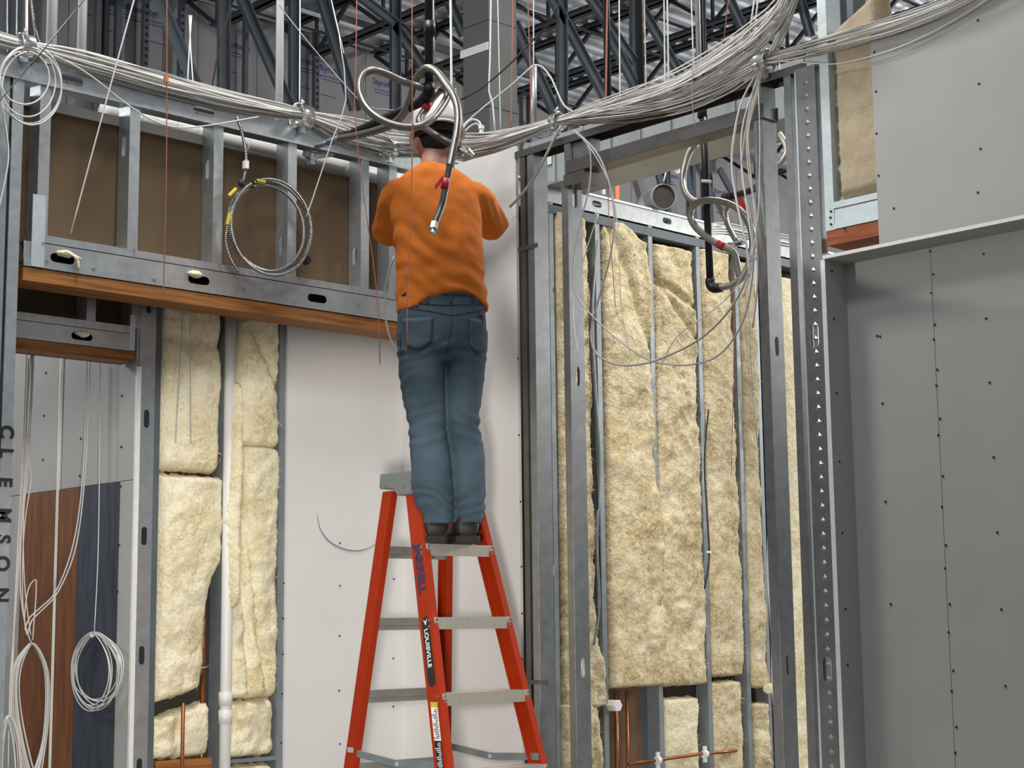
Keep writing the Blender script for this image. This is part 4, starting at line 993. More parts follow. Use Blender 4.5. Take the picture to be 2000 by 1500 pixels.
# ================================================================== CONDUITS, HANGER WIRES AND STRINGS OVERHEAD
for i, (px, yb_, d, r, lab_) in enumerate([(99, 110, 7.3, .025, 'white conduit rising behind the left cable bundle, left one of the pair'), (158, 125, 7.4, .022, 'white conduit rising behind the left cable bundle, right one of the pair'), (545, 222, 7.9, .0195, 'tall white conduit rising near the shiny ring hanger')]):
    b = PD(px, yb_ + 12, d); tag(MB().tube([b, Vector((b.x, b.y, ZC))], r, 14).build('white_conduit', PVC, smooth=True), lab_, 'conduit', 'white conduits overhead')
wires = [
 ([(263, -5), (200, 225), (138, 456)], 6.55, .0032, WIRE_W, 'pale wire slanting down to the left header sill'),
 ([(168, -5), (84, 98), (0, 196), (-10, 210)], 6.1, .0026, GALV_D, 'dark thin wire slanting across the upper left corner'),
 ([(326, -5), (325, 300), (320, 540), (319, 575)], 6.2, .0022, STRING_R, 'reddish string with a crimp hanging left in front of the header'),
 ([(374, 30), (370, 90), (365, 188)], 7.2, .0032, WIRE_W, 'white twisted hanger wire under a chain, left strand'),
 ([(370, 30), (372, 90), (379, 190)], 7.2, .0032, WIRE_W, 'white twisted hanger wire under a chain, right strand'),
 ([(586, -5), (585, 206)], 7.6, .0032, WIRE_W, 'straight white wire above the shiny ring hanger'),
 ([(646, -5), (663, 70), (676, 194), (650, 270), (610, 390), (598, 424)], 6.4, .0026, WIRE_W, 'bent white wire swinging left of the looped braided hose'),
 ([(545, 10), (600, 80), (660, 150), (703, 197), (735, 212), (780, 215)], 7.6, .003, GALV_D, 'thin grey cable slanting behind the looped braided hose'),
 ([(697, -5), (695, 250), (735, 560), (742, 712)], 6.6, .0022, STRING_R, 'red string hanging left of the worker past the header'),
 ([(805, -5), (805, 310), (797, 560), (793, 696)], 6.1, .0022, STRING_R, 'red string hanging in front of the back of the orange shirt'),
 ([(880, -5), (882, 176)], 7.1, .0055, WIRE_W, 'white rod hanging right of the black pipe above the hard hat'),
 ([(846, -5), (847, 62)], 6.7, .004, WIRE_W, 'short white rod beside the black vertical pipe'),
 ([(959, -5), (957, 120), (955, 178), (962, 200), (967, 260)], 7.3, .004, WIRE_W, 'white wire hanging along the edge of the grey column'),
 ([(972, -5), (978, 262)], 7.5, .003, GALV_B, 'grey wire in front of the grey column, right of the white wire'),
 ([(1002, -5), (998, 255)], 7.5, .003, STRING_R, 'orange string in front of the grey column'),
 ([(1031, -5), (1036, 150), (1037, 250)], 7.7, .003, STRING_R, 'red string right of the grey column'),
 ([(1042, -5), (1042, 128)], 7.7, .003, WIRE_W, 'thin white wire right of the grey column'),
 ([(1186, -5), (1183, 210)], 7.8, .0045, STRING_R, 'red rod above the middle of the cable swag'),
 ([(1209, -5), (1211, 200)], 7.8, .0035, WIRE_W, 'white wire above the cable swag, beside the red rod'),
 ([(1258, -5), (1262, 185)], 7.8, .0035, CABLE_P, 'pinkish wire above the cable swag'),
 ([(1297, -5), (1299, 172)], 7.6, .004, WIRE_W, 'white wire pair above the cable swag, left strand'),
 ([(1303, -5), (1306, 168)], 7.6, .004, WIRE_W, 'white wire pair above the cable swag, right strand'),
 ([(1350, -5), (1355, 145)], 7.6, .0035, WIRE_W, 'white wire left of the grey hanger pipe'),
 ([(1423, -5), (1412, 90)], 7.9, .0025, STRING_R, 'thin red string in front of the deck near the rising cables'),
 ([(1474, -5), (1467, 45)], 6.6, .004, WIRE_W, 'white wire pair behind the rising cables, left strand'),
 ([(1481, -5), (1476, 40)], 6.6, .004, WIRE_W, 'white wire pair behind the rising cables, right strand'),
 ([(1102, -8), (1070, 45), (1030, 90), (985, 135), (940, 172), (900, 195)], 7.3, .0045, BLACKR, 'black cable sweeping down from upper right past the grey column'),
 ([(1040, 128), (1000, 165), (950, 205), (905, 243)], 7.4, .0036, CABLE, 'pale cable running from the rod top down to the hard hat'),
 ([(1041, 127), (1058, 130), (1078, 155), (1095, 195), (1108, 212), (1132, 224)], 7.3, .0045, CABLE, 'pale cable arching over the rod top to the ring hanger'),
 ([(900, 262), (908, 244), (922, 233), (936, 238), (941, 252)], 7.35, .005, WIRE_W, 'white cable arching out of the bundle beside the hard hat'),
 ([(900, 268), (914, 250), (930, 241), (940, 250)], 7.38, .004, WIRE_W, 'second white cable arching below the first beside the hard hat'),
 ([(60, -5), (66, 40), (74, 75), (82, 92)], 6.7, .006, ARMOR, 'ribbed armored cable rising from the upper left ring hanger'),
 ([(52, -5), (52, 60)], 6.8, .006, WIRE_W, 'white rod over the upper left ring hanger'),
 ([(14, -5), (14, 72)], 6.9, .003, GALV, 'grey wire at the upper left edge'),
 ([(33, -5), (32, 76)], 6.9, .003, GALV, 'grey wire left of the white rod over the upper left hanger'),
 ([(448, 15), (440, 50), (425, 110), (408, 205)], 8.4, .005, BLACKR, 'black cable curving down between the distant studs'),
 ([(1354, 85), (1352, 200), (1360, 262)], 6.5, .002, GALV_D, 'thin dark wire in front of the cable swag'),
 ([(1494, 132), (1496, 230), (1498, 330), (1510, 400), (1518, 470), (1512, 520)], 6.9, .003, CABLE, 'pale cable hanging behind the near jamb studs'),
 ([(1520, 112), (1534, 200), (1545, 300), (1556, 380), (1560, 460)], 7.2, .003, CABLE, 'pale cable hanging between the two near jamb studs'),
]
for pp, d, r, m_, l in wires:
    up_ = 'hanging' in l or 'hanger' in l or 'rod' in l or 'wire' in l or 'string' in l
    pts = [PD(px, py, d) for px, py in pp]
    if pp[0][1] < 0: 
        t = (pts[0] - pts[1]).normalized(); k = max(0, (ZC - pts[0].z)) / max(t.z, .2) if t.z > .2 else 0
        pts = [pts[0] + t * k] + pts if k > 0 else pts
    nm = 'string' if 'string' in l else ('hanger_rod' if 'rod' in l.split('over')[0].split('top')[0].split('beside')[0] else ('loose_cable' if 'cable' in l.split('above')[0].split('pair')[0].split('in front')[0] and 'wire' not in l else 'hanger_wire'))
    tag(MB().tube(spline(pts, .12), r, 6).build(nm, m_, smooth=True), l, {'string': 'string', 'hanger_rod': 'rod', 'loose_cable': 'cable', 'hanger_wire': 'wire'}[nm])
p = PD(326, 153, 6.19); tag(MB().box(p - X * .008 - Z * .014, p + X * .008 + Z * .014 + Y * .012).build('wire_crimp', COPPER_B), 'small metal crimp on the reddish string left of the twin hanger wires', 'crimp')
b = PD(1043, 245, 7.62); tag(MB().tube([b, PD(1043, 130, 7.62)], .014, 10).build('steel_rod', GALV, smooth=True), 'upright steel tube end right of the grey column with a pale cable over it', 'rod')
b = PD(1366, 150, 7.7); t = PD(1364, -5, 7.7); t.z = ZC; tag(MB().tube([b, Vector((b.x, b.y, ZC))], .013, 12).build('hanger_pipe', GALV, smooth=True), 'galvanized pipe hanging from the deck above the doorway', 'pipe')
b = PD(1372, 160, 7.72); tag(MB().tube([b, Vector((b.x, b.y, ZC))], .012, 12).build('black_drop_pipe', BLACK, smooth=True), 'black pipe hanging beside the galvanized pipe above the cable swag', 'pipe')
for px, yb_ in ((1188, 215), (1253, 185)):
    b = PD(px, yb_, 8.1); tag(MB().tube([b, Vector((b.x, b.y, ZC))], .018, 12).build('black_drop_pipe', BLACK, smooth=True), 'black pipe hanging behind the cable swag beside the ' + ('red rod' if px == 1188 else 'pinkish wire'), 'pipe')
p = PD(940, 252, 7.34); tag(MB().tube([p, p - Z * .06], .010, 8).tube([p - Z * .0, p + Z * .016], .014, 8).build('cable_plug', WHITE), 'white cable plug standing in the bundle beside the hard hat', 'plug')

# ================================================================== SPRINKLER PIPES AND BRAIDED HOSES
DP = 6.3
bp_ = thing('black_sprinkler_pipe', 'black steel drop pipe with coupling and elbowed branch running to the left header', 'pipe', PD(838, 165, DP))
top = PD(838, 168, DP)
MB().tube([Vector((top.x, top.y, ZC)), top], .0165, 16).build('drop_pipe', BLACK, bp_, smooth=True)
q = PD(839, 58, DP); MB().tube([q + Z * .032, q - Z * .022], .024, 16).tube([q - Z * .022, q - Z * .027], .0215, 16).build('coupling', BLACK, bp_, smooth=True)
tee = PD(838, 176, DP); t2 = PD(822, 200, DP + .06)
MB().tube([top + Z * .01, tee - Z * .02], .0235, 14).tube(spline([tee - Z * .01, PD(834, 186, DP + .02), t2]), .0225, 14).build('elbow', BLACK, bp_, smooth=True)
e1 = PD(690, 260, 6.78); e2 = PD(655, 274, 6.9); e3 = PD(618, 286, 7.0)
MB().tube([t2, e1], .0185, 16).build('branch_pipe', BLACK, bp_, smooth=True)
MB().tube([e1, e2 + (e1 - e2) * .35], .023, 14).build('branch_coupling', BLACK, bp_, smooth=True)
MB().tube([e2 + (e1 - e2) * .4, e2 + (e3 - e2) * .35], .0165, 14).tube([e2 + (e3 - e2) * .3, e3], .012, 14).build('branch_end', GALV_D, bp_, smooth=True)
# first hose: behind, over the top, down in front of the shirt
h1 = thing('braided_hose', 'braided steel hose arching over and hanging down the worker back with red tape and nozzle', 'hose', PD(870, 165, DP - .08))
c1 = [(664, 271, 6.82), (700, 264, 6.72), (738, 254, 6.6), (768, 242, 6.5), (788, 222, 6.44), (800, 196, 6.4), (808, 170, 6.36), (818, 146, 6.3), (834, 133, 6.26), (852, 140, 6.22), (872, 166, 6.19), (888, 192, 6.17), (895, 222, 6.16), (893, 256, 6.15), (886, 292, 6.14), (879, 325, 6.13)]
MB().tube(spline([PD(*p) for p in c1], .012), .0162, 12).build('hose', BRAID_D, h1, smooth=True)
c2 = [(880, 318, 6.13), (874, 348, 6.13), (868, 378, 6.12), (863, 400, 6.12), (856, 420, 6.11), (849, 436, 6.1)]
MB().tube(spline([PD(*p) for p in c2], .012), .0135, 12).build('pipe_end', DSTEEL, h1, smooth=True)
p, q = PD(869, 350, 6.13), PD(866, 366, 6.13)
MB().tube([PD(872, 349, 6.12), PD(868, 369, 6.12)], .0155, 12).build('red_tape', RED, h1, smooth=True)
mb = MB(); a_ = PD(866, 352, 6.105); b_ = PD(850, 372, 6.10); mb.obox(a_, b_ - a_, Z * .02, Vector((-.002, -.002, 0))); mb.build('tape_flag', RED, h1)
n0 = PD(849, 436, 6.1); n1 = PD(846, 449, 6.08)
MB().tube([n0, n1], .017, 6).tube([n1, PD(845, 455, 6.07)], .0105, 10).build('nozzle', GALV_D, h1, smooth=False)
p = PD(845, 454, 6.06); MB().ball(p, .008).build('sprinkler_tip', CHROME, h1, smooth=True)
# second hose: wide loop at left
h2 = thing('braided_hose', 'braided steel hose in a wide loop, ending in a dark bar by the hard hat', 'hose', PD(760, 200, DP - .06))
c3 = [(836, 174, 6.31), (808, 166, 6.3), (780, 156, 6.27), (754, 144, 6.24), (730, 137, 6.21), (712, 144, 6.19), (703, 162, 6.17), (704, 186, 6.16), (716, 210, 6.15), (738, 230, 6.14), (766, 243, 6.13), (796, 249, 6.13), (824, 245, 6.15), (846, 230, 6.18), (862, 210, 6.22), (873, 190, 6.26), (874, 176, 6.31), (862, 174, 6.35), (850, 186, 6.36), (841, 198, 6.36), (832, 212, 6.35), (824, 224, 6.33), (819, 234, 6.30), (822, 244, 6.26)]
MB().tube(spline([PD(*p) for p in c3], .012), .0152, 12).build('hose', BRAID_D, h2, smooth=True)
MB().tube([PD(838, 202, 6.345), PD(830, 214, 6.335)], .0172, 12).build('red_tape', RED, h2, smooth=True)
b0, b1 = PD(822, 246, 6.25), PD(900, 293, 6.16)
MB().tube([b0, b1], .0135, 12).build('reducer_bar', DSTEEL, h2, smooth=True)
MB().tube([b1, PD(907, 298, 6.155)], .017, 6).tube([PD(907, 298, 6.155), PD(922, 305, 6.14)], .006, 8).tube([PD(916, 290, 6.15), PD(926, 302, 6.14)], .003, 6).build('nozzle', CHROME, h2)
MB().tube([PD(903, 287, 6.15), PD(905, 302, 6.15)], .004, 8).build('clamp_bolt', CHROME, h2)
# clamp bracket at (880, 178)
p = PD(886, 178, 6.6); tag(MB().ball(p, .013, .013, .016).build('rod_nut', CHROME, smooth=True), 'shiny nut on the end of the white rod above the hard hat', 'nut')
# doorway set
fd = lambda px, py, o=0: PX(px, py, XR + .35 + o)
b2 = thing('black_sprinkler_pipe', 'black steel drop pipe with an elbow at its foot hanging in the doorway', 'pipe', fd(1388, 558))
MB().tube([fd(1372, 205), fd(1378, 330), fd(1383, 450), fd(1387, 548)], .0165, 14).build('drop_pipe', BLACK, b2, smooth=True)
q = fd(1372, 222); MB().tube([q + Z * .03, q - Z * .02], .023, 14).build('coupling', BLACK, b2, smooth=True)
MB().tube(spline([fd(1387, 545), fd(1388, 557), fd(1395, 563), fd(1408, 561)]), .022, 14).build('elbow', BLACK, b2, smooth=True)
p = fd(1378, 352, -.02); MB().tube([p - Y * -.02 - Z * .0, p + Y * -.03 - Z * .012], .008, 6).build('white_tape_end', WHITE, b2)
h3 = thing('braided_hose', 'pale braided hose coiled beside the black pipe in the doorway', 'hose', fd(1410, 480))
c4 = [(1405, 561, 0), (1430, 556, 0), (1452, 538, 0), (1466, 508, 0), (1470, 476, 0), (1466, 445, -.02), (1454, 420, -.04), (1432, 402, -.05), (1404, 393, -.06), (1374, 392, -.07), (1354, 402, -.07), (1348, 420, -.07), (1356, 440, -.07), (1374, 458, -.06), (1394, 472, -.05), (1412, 481, -.04), (1432, 492, -.02), (1438, 510, 0), (1444, 540, .02)]
MB().tube(spline([fd(*p) for p in c4], .012), .0155, 12).build('hose', BRAID, h3, smooth=True)
MB().tube([fd(1402, 476, -.048), fd(1414, 483, -.042)], .0178, 12).build('red_tape', RED, h3, smooth=True)
h4 = thing('braided_hose', 'pale braided hose dropping under the door header into a sideways fitting', 'hose', fd(1340, 360))
c5 = [(1360, 280, .05), (1346, 298, .05), (1336, 330, .05), (1334, 358, .04), (1341, 380, .03), (1358, 394, .02), (1384, 394, .02), (1412, 388, .02)]
MB().tube(spline([fd(*p) for p in c5], .012), .0155, 12).build('hose', BRAID, h4, smooth=True)
MB().tube([fd(1412, 388, .02), fd(1424, 385, .02)], .02, 6).tube([fd(1424, 385, .02), fd(1432, 383, .02)], .022, 12).tube([fd(1432, 383, .02), fd(1476, 369, .02)], .014, 12).build('fitting', mat('oil_dark_steel', (.07, .055, .04), .45, .4), h4)
h5 = thing('braided_hose', 'pale braided hose slanting up behind the near door jamb with red tape', 'hose', fd(1450, 380))
c6 = [(1424, 402, .12), (1440, 390, .12), (1462, 372, .12), (1490, 348, .12), (1520, 322, .12), (1536, 300, .12), (1534, 280, .12), (1522, 262, .12)]
MB().tube(spline([fd(*p) for p in c6], .012), .0145, 12).build('hose', BRAID, h5, smooth=True)
c7 = [(1424, 402, .12), (1416, 414, .12), (1420, 434, .12), (1430, 456, .12), (1438, 470, .12)]
MB().tube(spline([fd(*p) for p in c7], .012), .0135, 12).build('hose_end', BRAID, h5, smooth=True)
a_, b_ = fd(1440, 390, .09), fd(1452, 424, .09); mb = MB(); mb.obox(a_, b_ - a_, Y * -.03, X * .003); mb.build('red_tape_flag', RED, h5)
p = fd(1440, 476, .1); mb = MB().tube([p - Y * .03, p + Y * .03], .012, 6).tube([p - Y * .05 - Z * .01, p + Y * -.02 + Z * .02], .006, 6).tube([p + Y * .05 + Z * .01, p - Z * .01], .006, 6).build('hose_clamp', CHROME, h5)

# ================================================================== STEP LADDER
LXC, ZCAP = 4.485, 2.27
def lad(side, front, z):
    h = ZCAP - z; hw = .165 + .085 * h
    return Vector((LXC + side * hw, (5.13 - .26 * h) if front else (5.33 + .12 * h), z))
ld = thing('step_ladder', 'tall orange fiberglass step ladder with aluminum treads under the worker', 'ladder', (LXC, 5.2, 0))
rails = {}
for front in (1, 0):
    for side in (-1, 1):
        dep, wid, th = (.082, .032, .006) if front else (.060, .034, .006)
        sx = -side
        sec = [(0, 0), (wid, 0), (wid, th), (th, th), (th, dep - th), (wid, dep - th), (wid, dep), (0, dep)]
        if not front: sec = [(0, 0), (wid, 0), (wid, th), (th, th), (th, dep - th), (wid, dep - th), (wid, dep), (0, dep)]
        R = []
        for z in (.03, ZCAP - .075):
            o = lad(side, front, z) + (Vector((0, 0, 0)) if front else Vector((0, -dep, 0)))
            R.append([o + Vector((sx * a, b, 0)) for a, b in sec])
        if side > 0: R = [r[::-1] for r in R]
        rails[(side, front)] = MB().rings(R).build('rail' if front else 'rear_rail', FIBER, ld, bevel=.0015)
        o = lad(side, front, .03); yo = 0 if front else -dep
        MB().box((o.x - .008 * 1, o.y + yo - .006, 0), (o.x + sx * (wid + .004), o.y + yo + dep + .006, .06)).build('foot', BLACKR, ld)
# treads and rear braces
ZST = [1.968, 1.673, 1.378, 1.083, .788, .493, .198]
for z in ZST:
    a, b = lad(-1, 1, z), lad(1, 1, z)
    x0, x1 = a.x + .008, b.x - .008
    MB().box((x0, a.y - .006, z - .048), (x1, a.y - .002, z)).box((x0, a.y - .002, z - .004), (x1, a.y + .082, z - .0005)).box((x0, a.y + .078, z - .03), (x1, a.y + .082, z)).build('tread', ALU, ld)
    mb = MB()
    for xx in (a.x, b.x):
        s_ = -1 if xx == a.x else 1
        for dz in (-.012, -.036): mb.tube([Vector((xx, a.y + .012, z + dz)), Vector((xx + s_ * .005, a.y + .012, z + dz))], .007, 8)
    for xx in (a.x + .018, b.x - .018):
        for dz in (-.010, -.032): mb.tube([Vector((xx, a.y - .003, z + dz)), Vector((xx, a.y - .011, z + dz))], .0065, 8)
    mb.build('rivets', CHROME, ld, kind='stuff')
    a, b = lad(-1, 0, z), lad(1, 0, z)
    MB().box((a.x + .012, a.y - .050, z - .05), (b.x - .012, a.y - .046, z)).box((a.x + .012, a.y - .046, z - .004), (b.x - .012, a.y - .01, z - .0005)).box((a.x + .034, a.y - .054, z - .030), (b.x - .034, a.y - .050, z - .022)).build('rear_brace', ALU_D, ld)
# cap
cx0, cx1, cy0, cy1 = LXC - .178, LXC + .178, 5.115, 5.350
R = []
for x_ in (cx0, cx1):
    R.append([(x_, cy0, ZCAP - .098), (x_, cy0 - .004, ZCAP), (x_, cy1, ZCAP), (x_, cy1 + .006, ZCAP - .062), (x_, cy0 + .15, ZCAP - .068), (x_, cy0 + .12, ZCAP - .098)])
MB().rings([r[::-1] for r in R]).build('cap', CAPGREY, ld, bevel=.006)
mb = MB()
for y_, z_ in ((cy0 + .03, -.04), (cy0 + .03, -.075), (cy0 + .075, -.055), (cy0 + .19, -.045)):
    mb.tube([Vector((cx0 + .001, y_, ZCAP + z_)), Vector((cx0 - .005, y_, ZCAP + z_))], .006, 8)
mb.build('cap_rivets', CHROME, ld, kind='stuff')
# hinged spreaders
zsp = 1.10
for side in (-1, 1):
    f, r = lad(side, 1, zsp + .01), lad(side, 0, zsp + .03); off = Vector((-side * .012, 0, 0))
    f = f + off + Y * .03; r = r + off - Y * .03; m_ = lerp(f, r, .5) - Z * .022
    MB().bar(r, m_, .004, .028).build('spreader', GALV_D, ld); MB().bar(m_, f, .004, .028).build('spreader', GALV_D, ld)
    MB().tube([m_ - X * .006, m_ + X * .006], .009, 10).build('spreader_hinge', GALV_B, ld)
    MB().box(r + Vector((-.012, -.02, -.02)), r + Vector((.004, .02, .02))).build('spreader_bracket', GALV_B, ld)
# printing on the outer face of the left front rail
def on_rail(z, fy): p = lad(-1, 1, z); return Vector((p.x - .0012, p.y + fy, p.z))
dn = (lad(-1, 1, 1.0) - lad(-1, 1, 2.0)).normalized()
fl_rail = rails[(-1, 1)]
ydir = (-Y - dn * (-Y).dot(dn)).normalized()
text('lettering', 'JARRELL', .058, on_rail(1.962, .060), dn, ydir, INK_NAVY, fl_rail, bold=.0022, sx=1.0)
mb = MB(); pill = []
za_, zb2_ = 1.655, 1.425
c_a, c_b = on_rail(za_, .041), on_rail(zb2_, .041)
for k in range(9): an = math.pi * k / 8; pill.append(c_a + ydir * .0215 * math.cos(an) - dn * .0215 * math.sin(an))
for k in range(9): an = math.pi * k / 8; pill.append(c_b - ydir * .0215 * math.cos(an) + dn * .0215 * math.sin(an))
mb.add(pill, [tuple(range(len(pill)))[::-1]]); mb.build('black_sticker', INK_BLACK, fl_rail, solid=.0006)
text('sticker_lettering', 'LOUISVILLE', .030, on_rail(1.628, .041) + ydir * -.0105 - X * .0006, dn, ydir, PAPER, fl_rail, bold=.0006, sx=1.03)
lg = on_rail(1.652, .041) - X * .0007
MB().add([lg + ydir * .012 - dn * .0, lg + dn * .022 + ydir * .0, lg - ydir * .012, lg - dn * .012 + ydir * .004], [(0, 1, 2, 3)]) if False else None
mb = MB(); mb.add([lg - dn * .014 + ydir * .012, lg + dn * .012, lg - dn * .014 - ydir * .012, lg - dn * .004], [(0, 1, 3), (3, 1, 2)]); mb.build('sticker_emblem', PAPER, fl_rail, solid=.0005)
mb = MB()
def patch(z0, z1, y0, y1, m_, nm, lift=.0008):
    a, b = on_rail(z0, y0), on_rail(z0, y1); c, d = on_rail(z1, y1), on_rail(z1, y0); o_ = Vector((-lift, 0, 0))
    return MB().quad(a + o_, b + o_, c + o_, d + o_).build(nm, m_, fl_rail, solid=.0005)
patch(1.345, 1.325, .022, .062, YELLOW, 'warning_sticker'); patch(1.325, 1.20, .022, .062, PAPER, 'warning_sticker'); patch(1.20, 1.07, .022, .062, INK_BLACK, 'warning_sticker')
rk = random.Random(4)
mb1, mb2 = MB(), MB()
for k in range(17):
    z_ = 1.318 - k * .0067; w_ = rk.uniform(.010, .034); y_ = .026 + rk.uniform(0, .004)
    a, b = on_rail(z_, y_), on_rail(z_, y_ + w_); c, d = on_rail(z_ - .003, y_ + w_), on_rail(z_ - .003, y_); o_ = Vector((-.0014, 0, 0)); mb1.quad(a + o_, b + o_, c + o_, d + o_)
    z_ = 1.192 - k * .0067
    a, b = on_rail(z_, y_), on_rail(z_, y_ + w_); c, d = on_rail(z_ - .003, y_ + w_), on_rail(z_ - .003, y_); mb2.quad(a + o_, b + o_, c + o_, d + o_)
mb1.build('print_line', INK_BLACK, fl_rail, kind='stuff'); mb2.build('print_line', PAPER, fl_rail, kind='stuff')

# ================================================================== WORKER
PO = PD(880, 1066, 6.72); PO.z = ZST[0] + .002
ang = math.radians(13)
PF = hf * math.cos(ang) - hr * math.sin(ang); PR = hr * math.cos(ang) + hf * math.sin(ang)
KPX = 6.72 / 3233
def W(x, y, z): return PO + PR * x + PF * y + Z * z
def lx(px, y=0.0): return ((px - 880) * KPX + y * math.sin(ang)) / math.cos(ang)
person = thing('person', 'worker in white hard hat, orange shirt and blue jeans standing on the ladder, reaching up', 'person', PO)
def ell(c, a, b, n=28, e=2.3, ax=None, ay=None):
    ax = ax or PR; ay = ay or PF; out = []
    for k in range(n):
        t = 2 * math.pi * k / n; cs, sn = math.cos(t), math.sin(t)
        out.append(c + ax * a * math.copysign(abs(cs) ** (2 / e), cs) + ay * b * math.copysign(abs(sn) ** (2 / e), sn))
    return out
def limb(mb, pts, radii, n=14, step=.02):
    """tapering limb through joints"""
    P = [Vector(p) for p in pts]; sp = []; rr = []
    N = len(P)
    for i in range(N - 1):
        p0 = P[max(i - 1, 0)]; p1 = P[i]; p2 = P[i + 1]; p3 = P[min(i + 2, N - 1)]
        k_ = max(3, int((p2 - p1).length / step))
        for k in range(k_):
            t = k / k_; sp.append(.5 * ((2 * p1) + (p2 - p0) * t + (2 * p0 - 5 * p1 + 4 * p2 - p3) * t * t + (3 * p1 - p0 - 3 * p2 + p3) * t ** 3)); rr.append(lerp(radii[i], radii[i + 1], t))
    sp.append(P[-1]); rr.append(radii[-1])
    mb.tube(sp, 1, n, rf=lambda i, L: rr[i]); return mb
def bake(mb, name, mat_, parent, voxel, func=None, smooth_it=6, fac=.5):
    o = mb.build(name + '_tmp', mat_, None); mb.uv = {}
    r = o.modifiers.new('r', 'REMESH'); r.mode = 'VOXEL'; r.voxel_size = voxel
    s_ = o.modifiers.new('s', 'SMOOTH'); s_.iterations = smooth_it; s_.factor = fac
    bpy.context.view_layer.update(); dg = bpy.context.evaluated_depsgraph_get()
    me = bpy.data.meshes.new_from_object(o.evaluated_get(dg)); me.name = name
    c = o.location.copy()
    if func:
        n_ = len(me.vertices); co = np.empty(n_ * 3); no = np.empty(n_ * 3)
        me.vertices.foreach_get('co', co); me.vertex_normals.foreach_get('vector', no)
        co = co.reshape(-1, 3); no = no.reshape(-1, 3)
        for i in range(n_):
            wpt = Vector(co[i]) + c; d = wpt - PO
            co[i] += no[i] * func(d.dot(PR), d.dot(PF), d.z)
        me.vertices.foreach_set('co', co.ravel())
    me.polygons.foreach_set('use_smooth', [True] * len(me.polygons)); me.materials.clear(); me.materials.append(mat_)
    bpy.data.objects.remove(o)
    ob = bpy.data.objects.new(name, me); COL.objects.link(ob); ob.location = c; WLOC[ob.name] = c
    if parent is not None: attach(ob, parent)
    return ob
# --- body (skin): legs and trunk inside the clothes, neck, head, arms and hands
bm_ = MB()
bm_.rings([ell(W(lx(864), 0, .80), .14, .09), ell(W(lx(864), 0, 1.0), .15, .095), ell(W(lx(860), .01, 1.2), .155, .10), ell(W(lx(855, .03), .03, 1.40), .165, .10), ell(W(lx(853, .05), .05, 1.52), .14, .075), ell(W(lx(852, .055), .055, 1.57), .08, .06)])
HX = lx(856, .10)
limb(bm_, [W(lx(851, .05), .05, 1.52), W(lx(850, .06), .06, 1.60), W(HX - .004, .085, 1.68)], [.068, .062, .058])
HC = W(HX, .10, 1.715)
bm_.ball(HC, .078, .097, .118, 20, 14)
rot = Matrix((PR, PF, Z)).transposed()
def HP(x, y, z): return HC + rot @ Vector((x, y, z))
bm_.v = [tuple(v) for v in bm_.v]
limb(bm_, [HP(0, .03, -.06), HP(0, .075, -.092)], [.05, .032])                         # jaw
limb(bm_, [HP(0, .09, .015), HP(0, .108, -.012), HP(0, .118, -.03)], [.010, .013, .016])   # nose
limb(bm_, [HP(-.026, .094, -.062), HP(0, .100, -.061), HP(.026, .094, -.062)], [.006, .010, .006])  # lips
for s_ in (-1, 1):
    limb(bm_, [HP(s_ * .076, -.012, .022), HP(s_ * .088, -.022, .006), HP(s_ * .084, -.014, -.026), HP(s_ * .076, -.004, -.036)], [.010, .016, .013, .008])
    limb(bm_, [HP(s_ * .012, .092, .022), HP(s_ * .04, .086, .026)], [.008, .007])
LSH, LEL, LHD = W(lx(778, .05), .05, 1.485), W(lx(752, .21), .21, 1.345), W(lx(872, .44), .44, 1.60)
RSH, REL, RHD = W(lx(934, .05), .05, 1.485), W(lx(970, .17), .17, 1.395), W(lx(920, .42), .42, 1.60)
for sh, el, hd in ((LSH, LEL, LHD), (RSH, REL, RHD)):
    limb(bm_, [lerp(sh, W(lx(856), .04, 1.45), .3), sh, lerp(sh, el, .5), el, lerp(el, hd, .35), hd], [.055, .058, .054, .046, .044, .028])
def hand(mb, wr, fwd, up, side, curl):
    """palm with four unequal curled fingers and a thumb from the side of the palm"""
    f = fwd.normalized(); u = (up - f * up.dot(f)).normalized(); s = f.cross(u) * side   # s: towards the thumb
    kn = wr + f * .095
    for k, off in enumerate((.030, .010, -.010, -.029)):
        limb(mb, [wr + s * off * .55, wr + f * .05 + s * off * .8, kn + s * off], [.016, .014, .0115], 8, .01)
        L = (.040, .046, .042, .033)[k]; p = kn + s * off; d = f.copy(); pts = [kn - f * .01 + s * off, p]
        for j in range(3):
            c = curl * (j + 1); d2 = (f * math.cos(c) - u * math.sin(c)); p = p + d2 * L * (1, .68, .55)[j]; pts.append(p)
        limb(mb, pts, [.0105, .0102, .0092, .0084, .0070], 8, .008)
    b = wr + f * .022 + s * .026
    limb(mb, [wr + f * .01 + s * .008, b, b + (f * .6 + s * .7 - u * .2) * .042, b + (f * .6 + s * .7 - u * .2) * .042 + (f * .8 + s * .15 - u * .5) * .032, b + (f * .6 + s * .7 - u * .2) * .042 + (f * .8 + s * .15 - u * .6) * .052], [.016, .0155, .0115, .0105, .008], 8, .008)
hand(bm_, LHD, (LHD - LEL).normalized() + PR * .25 + Z * .15, Vector((0, 0, 1)) - PF * .3, 1, .5)
hand(bm_, RHD, (RHD - REL).normalized() - PR * .1 + Z * .15, Vector((0, 0, 1)) - PF * .3, -1, .5)
for l_ in ((822, 828, 838, 846, 853), (908, 906, 906, 915, 917)):
    limb(bm_, [W(lx(l_[0]), 0, .86), W(lx(l_[1]), .005, .66), W(lx(l_[2]), .012, .46), W(lx(l_[3]), -.012, .26), W(lx(l_[4]), -.01, .06)], [.075, .07, .05, .048, .036])
body = bake(bm_, 'body', SKIN, person, .0052, None, 3)
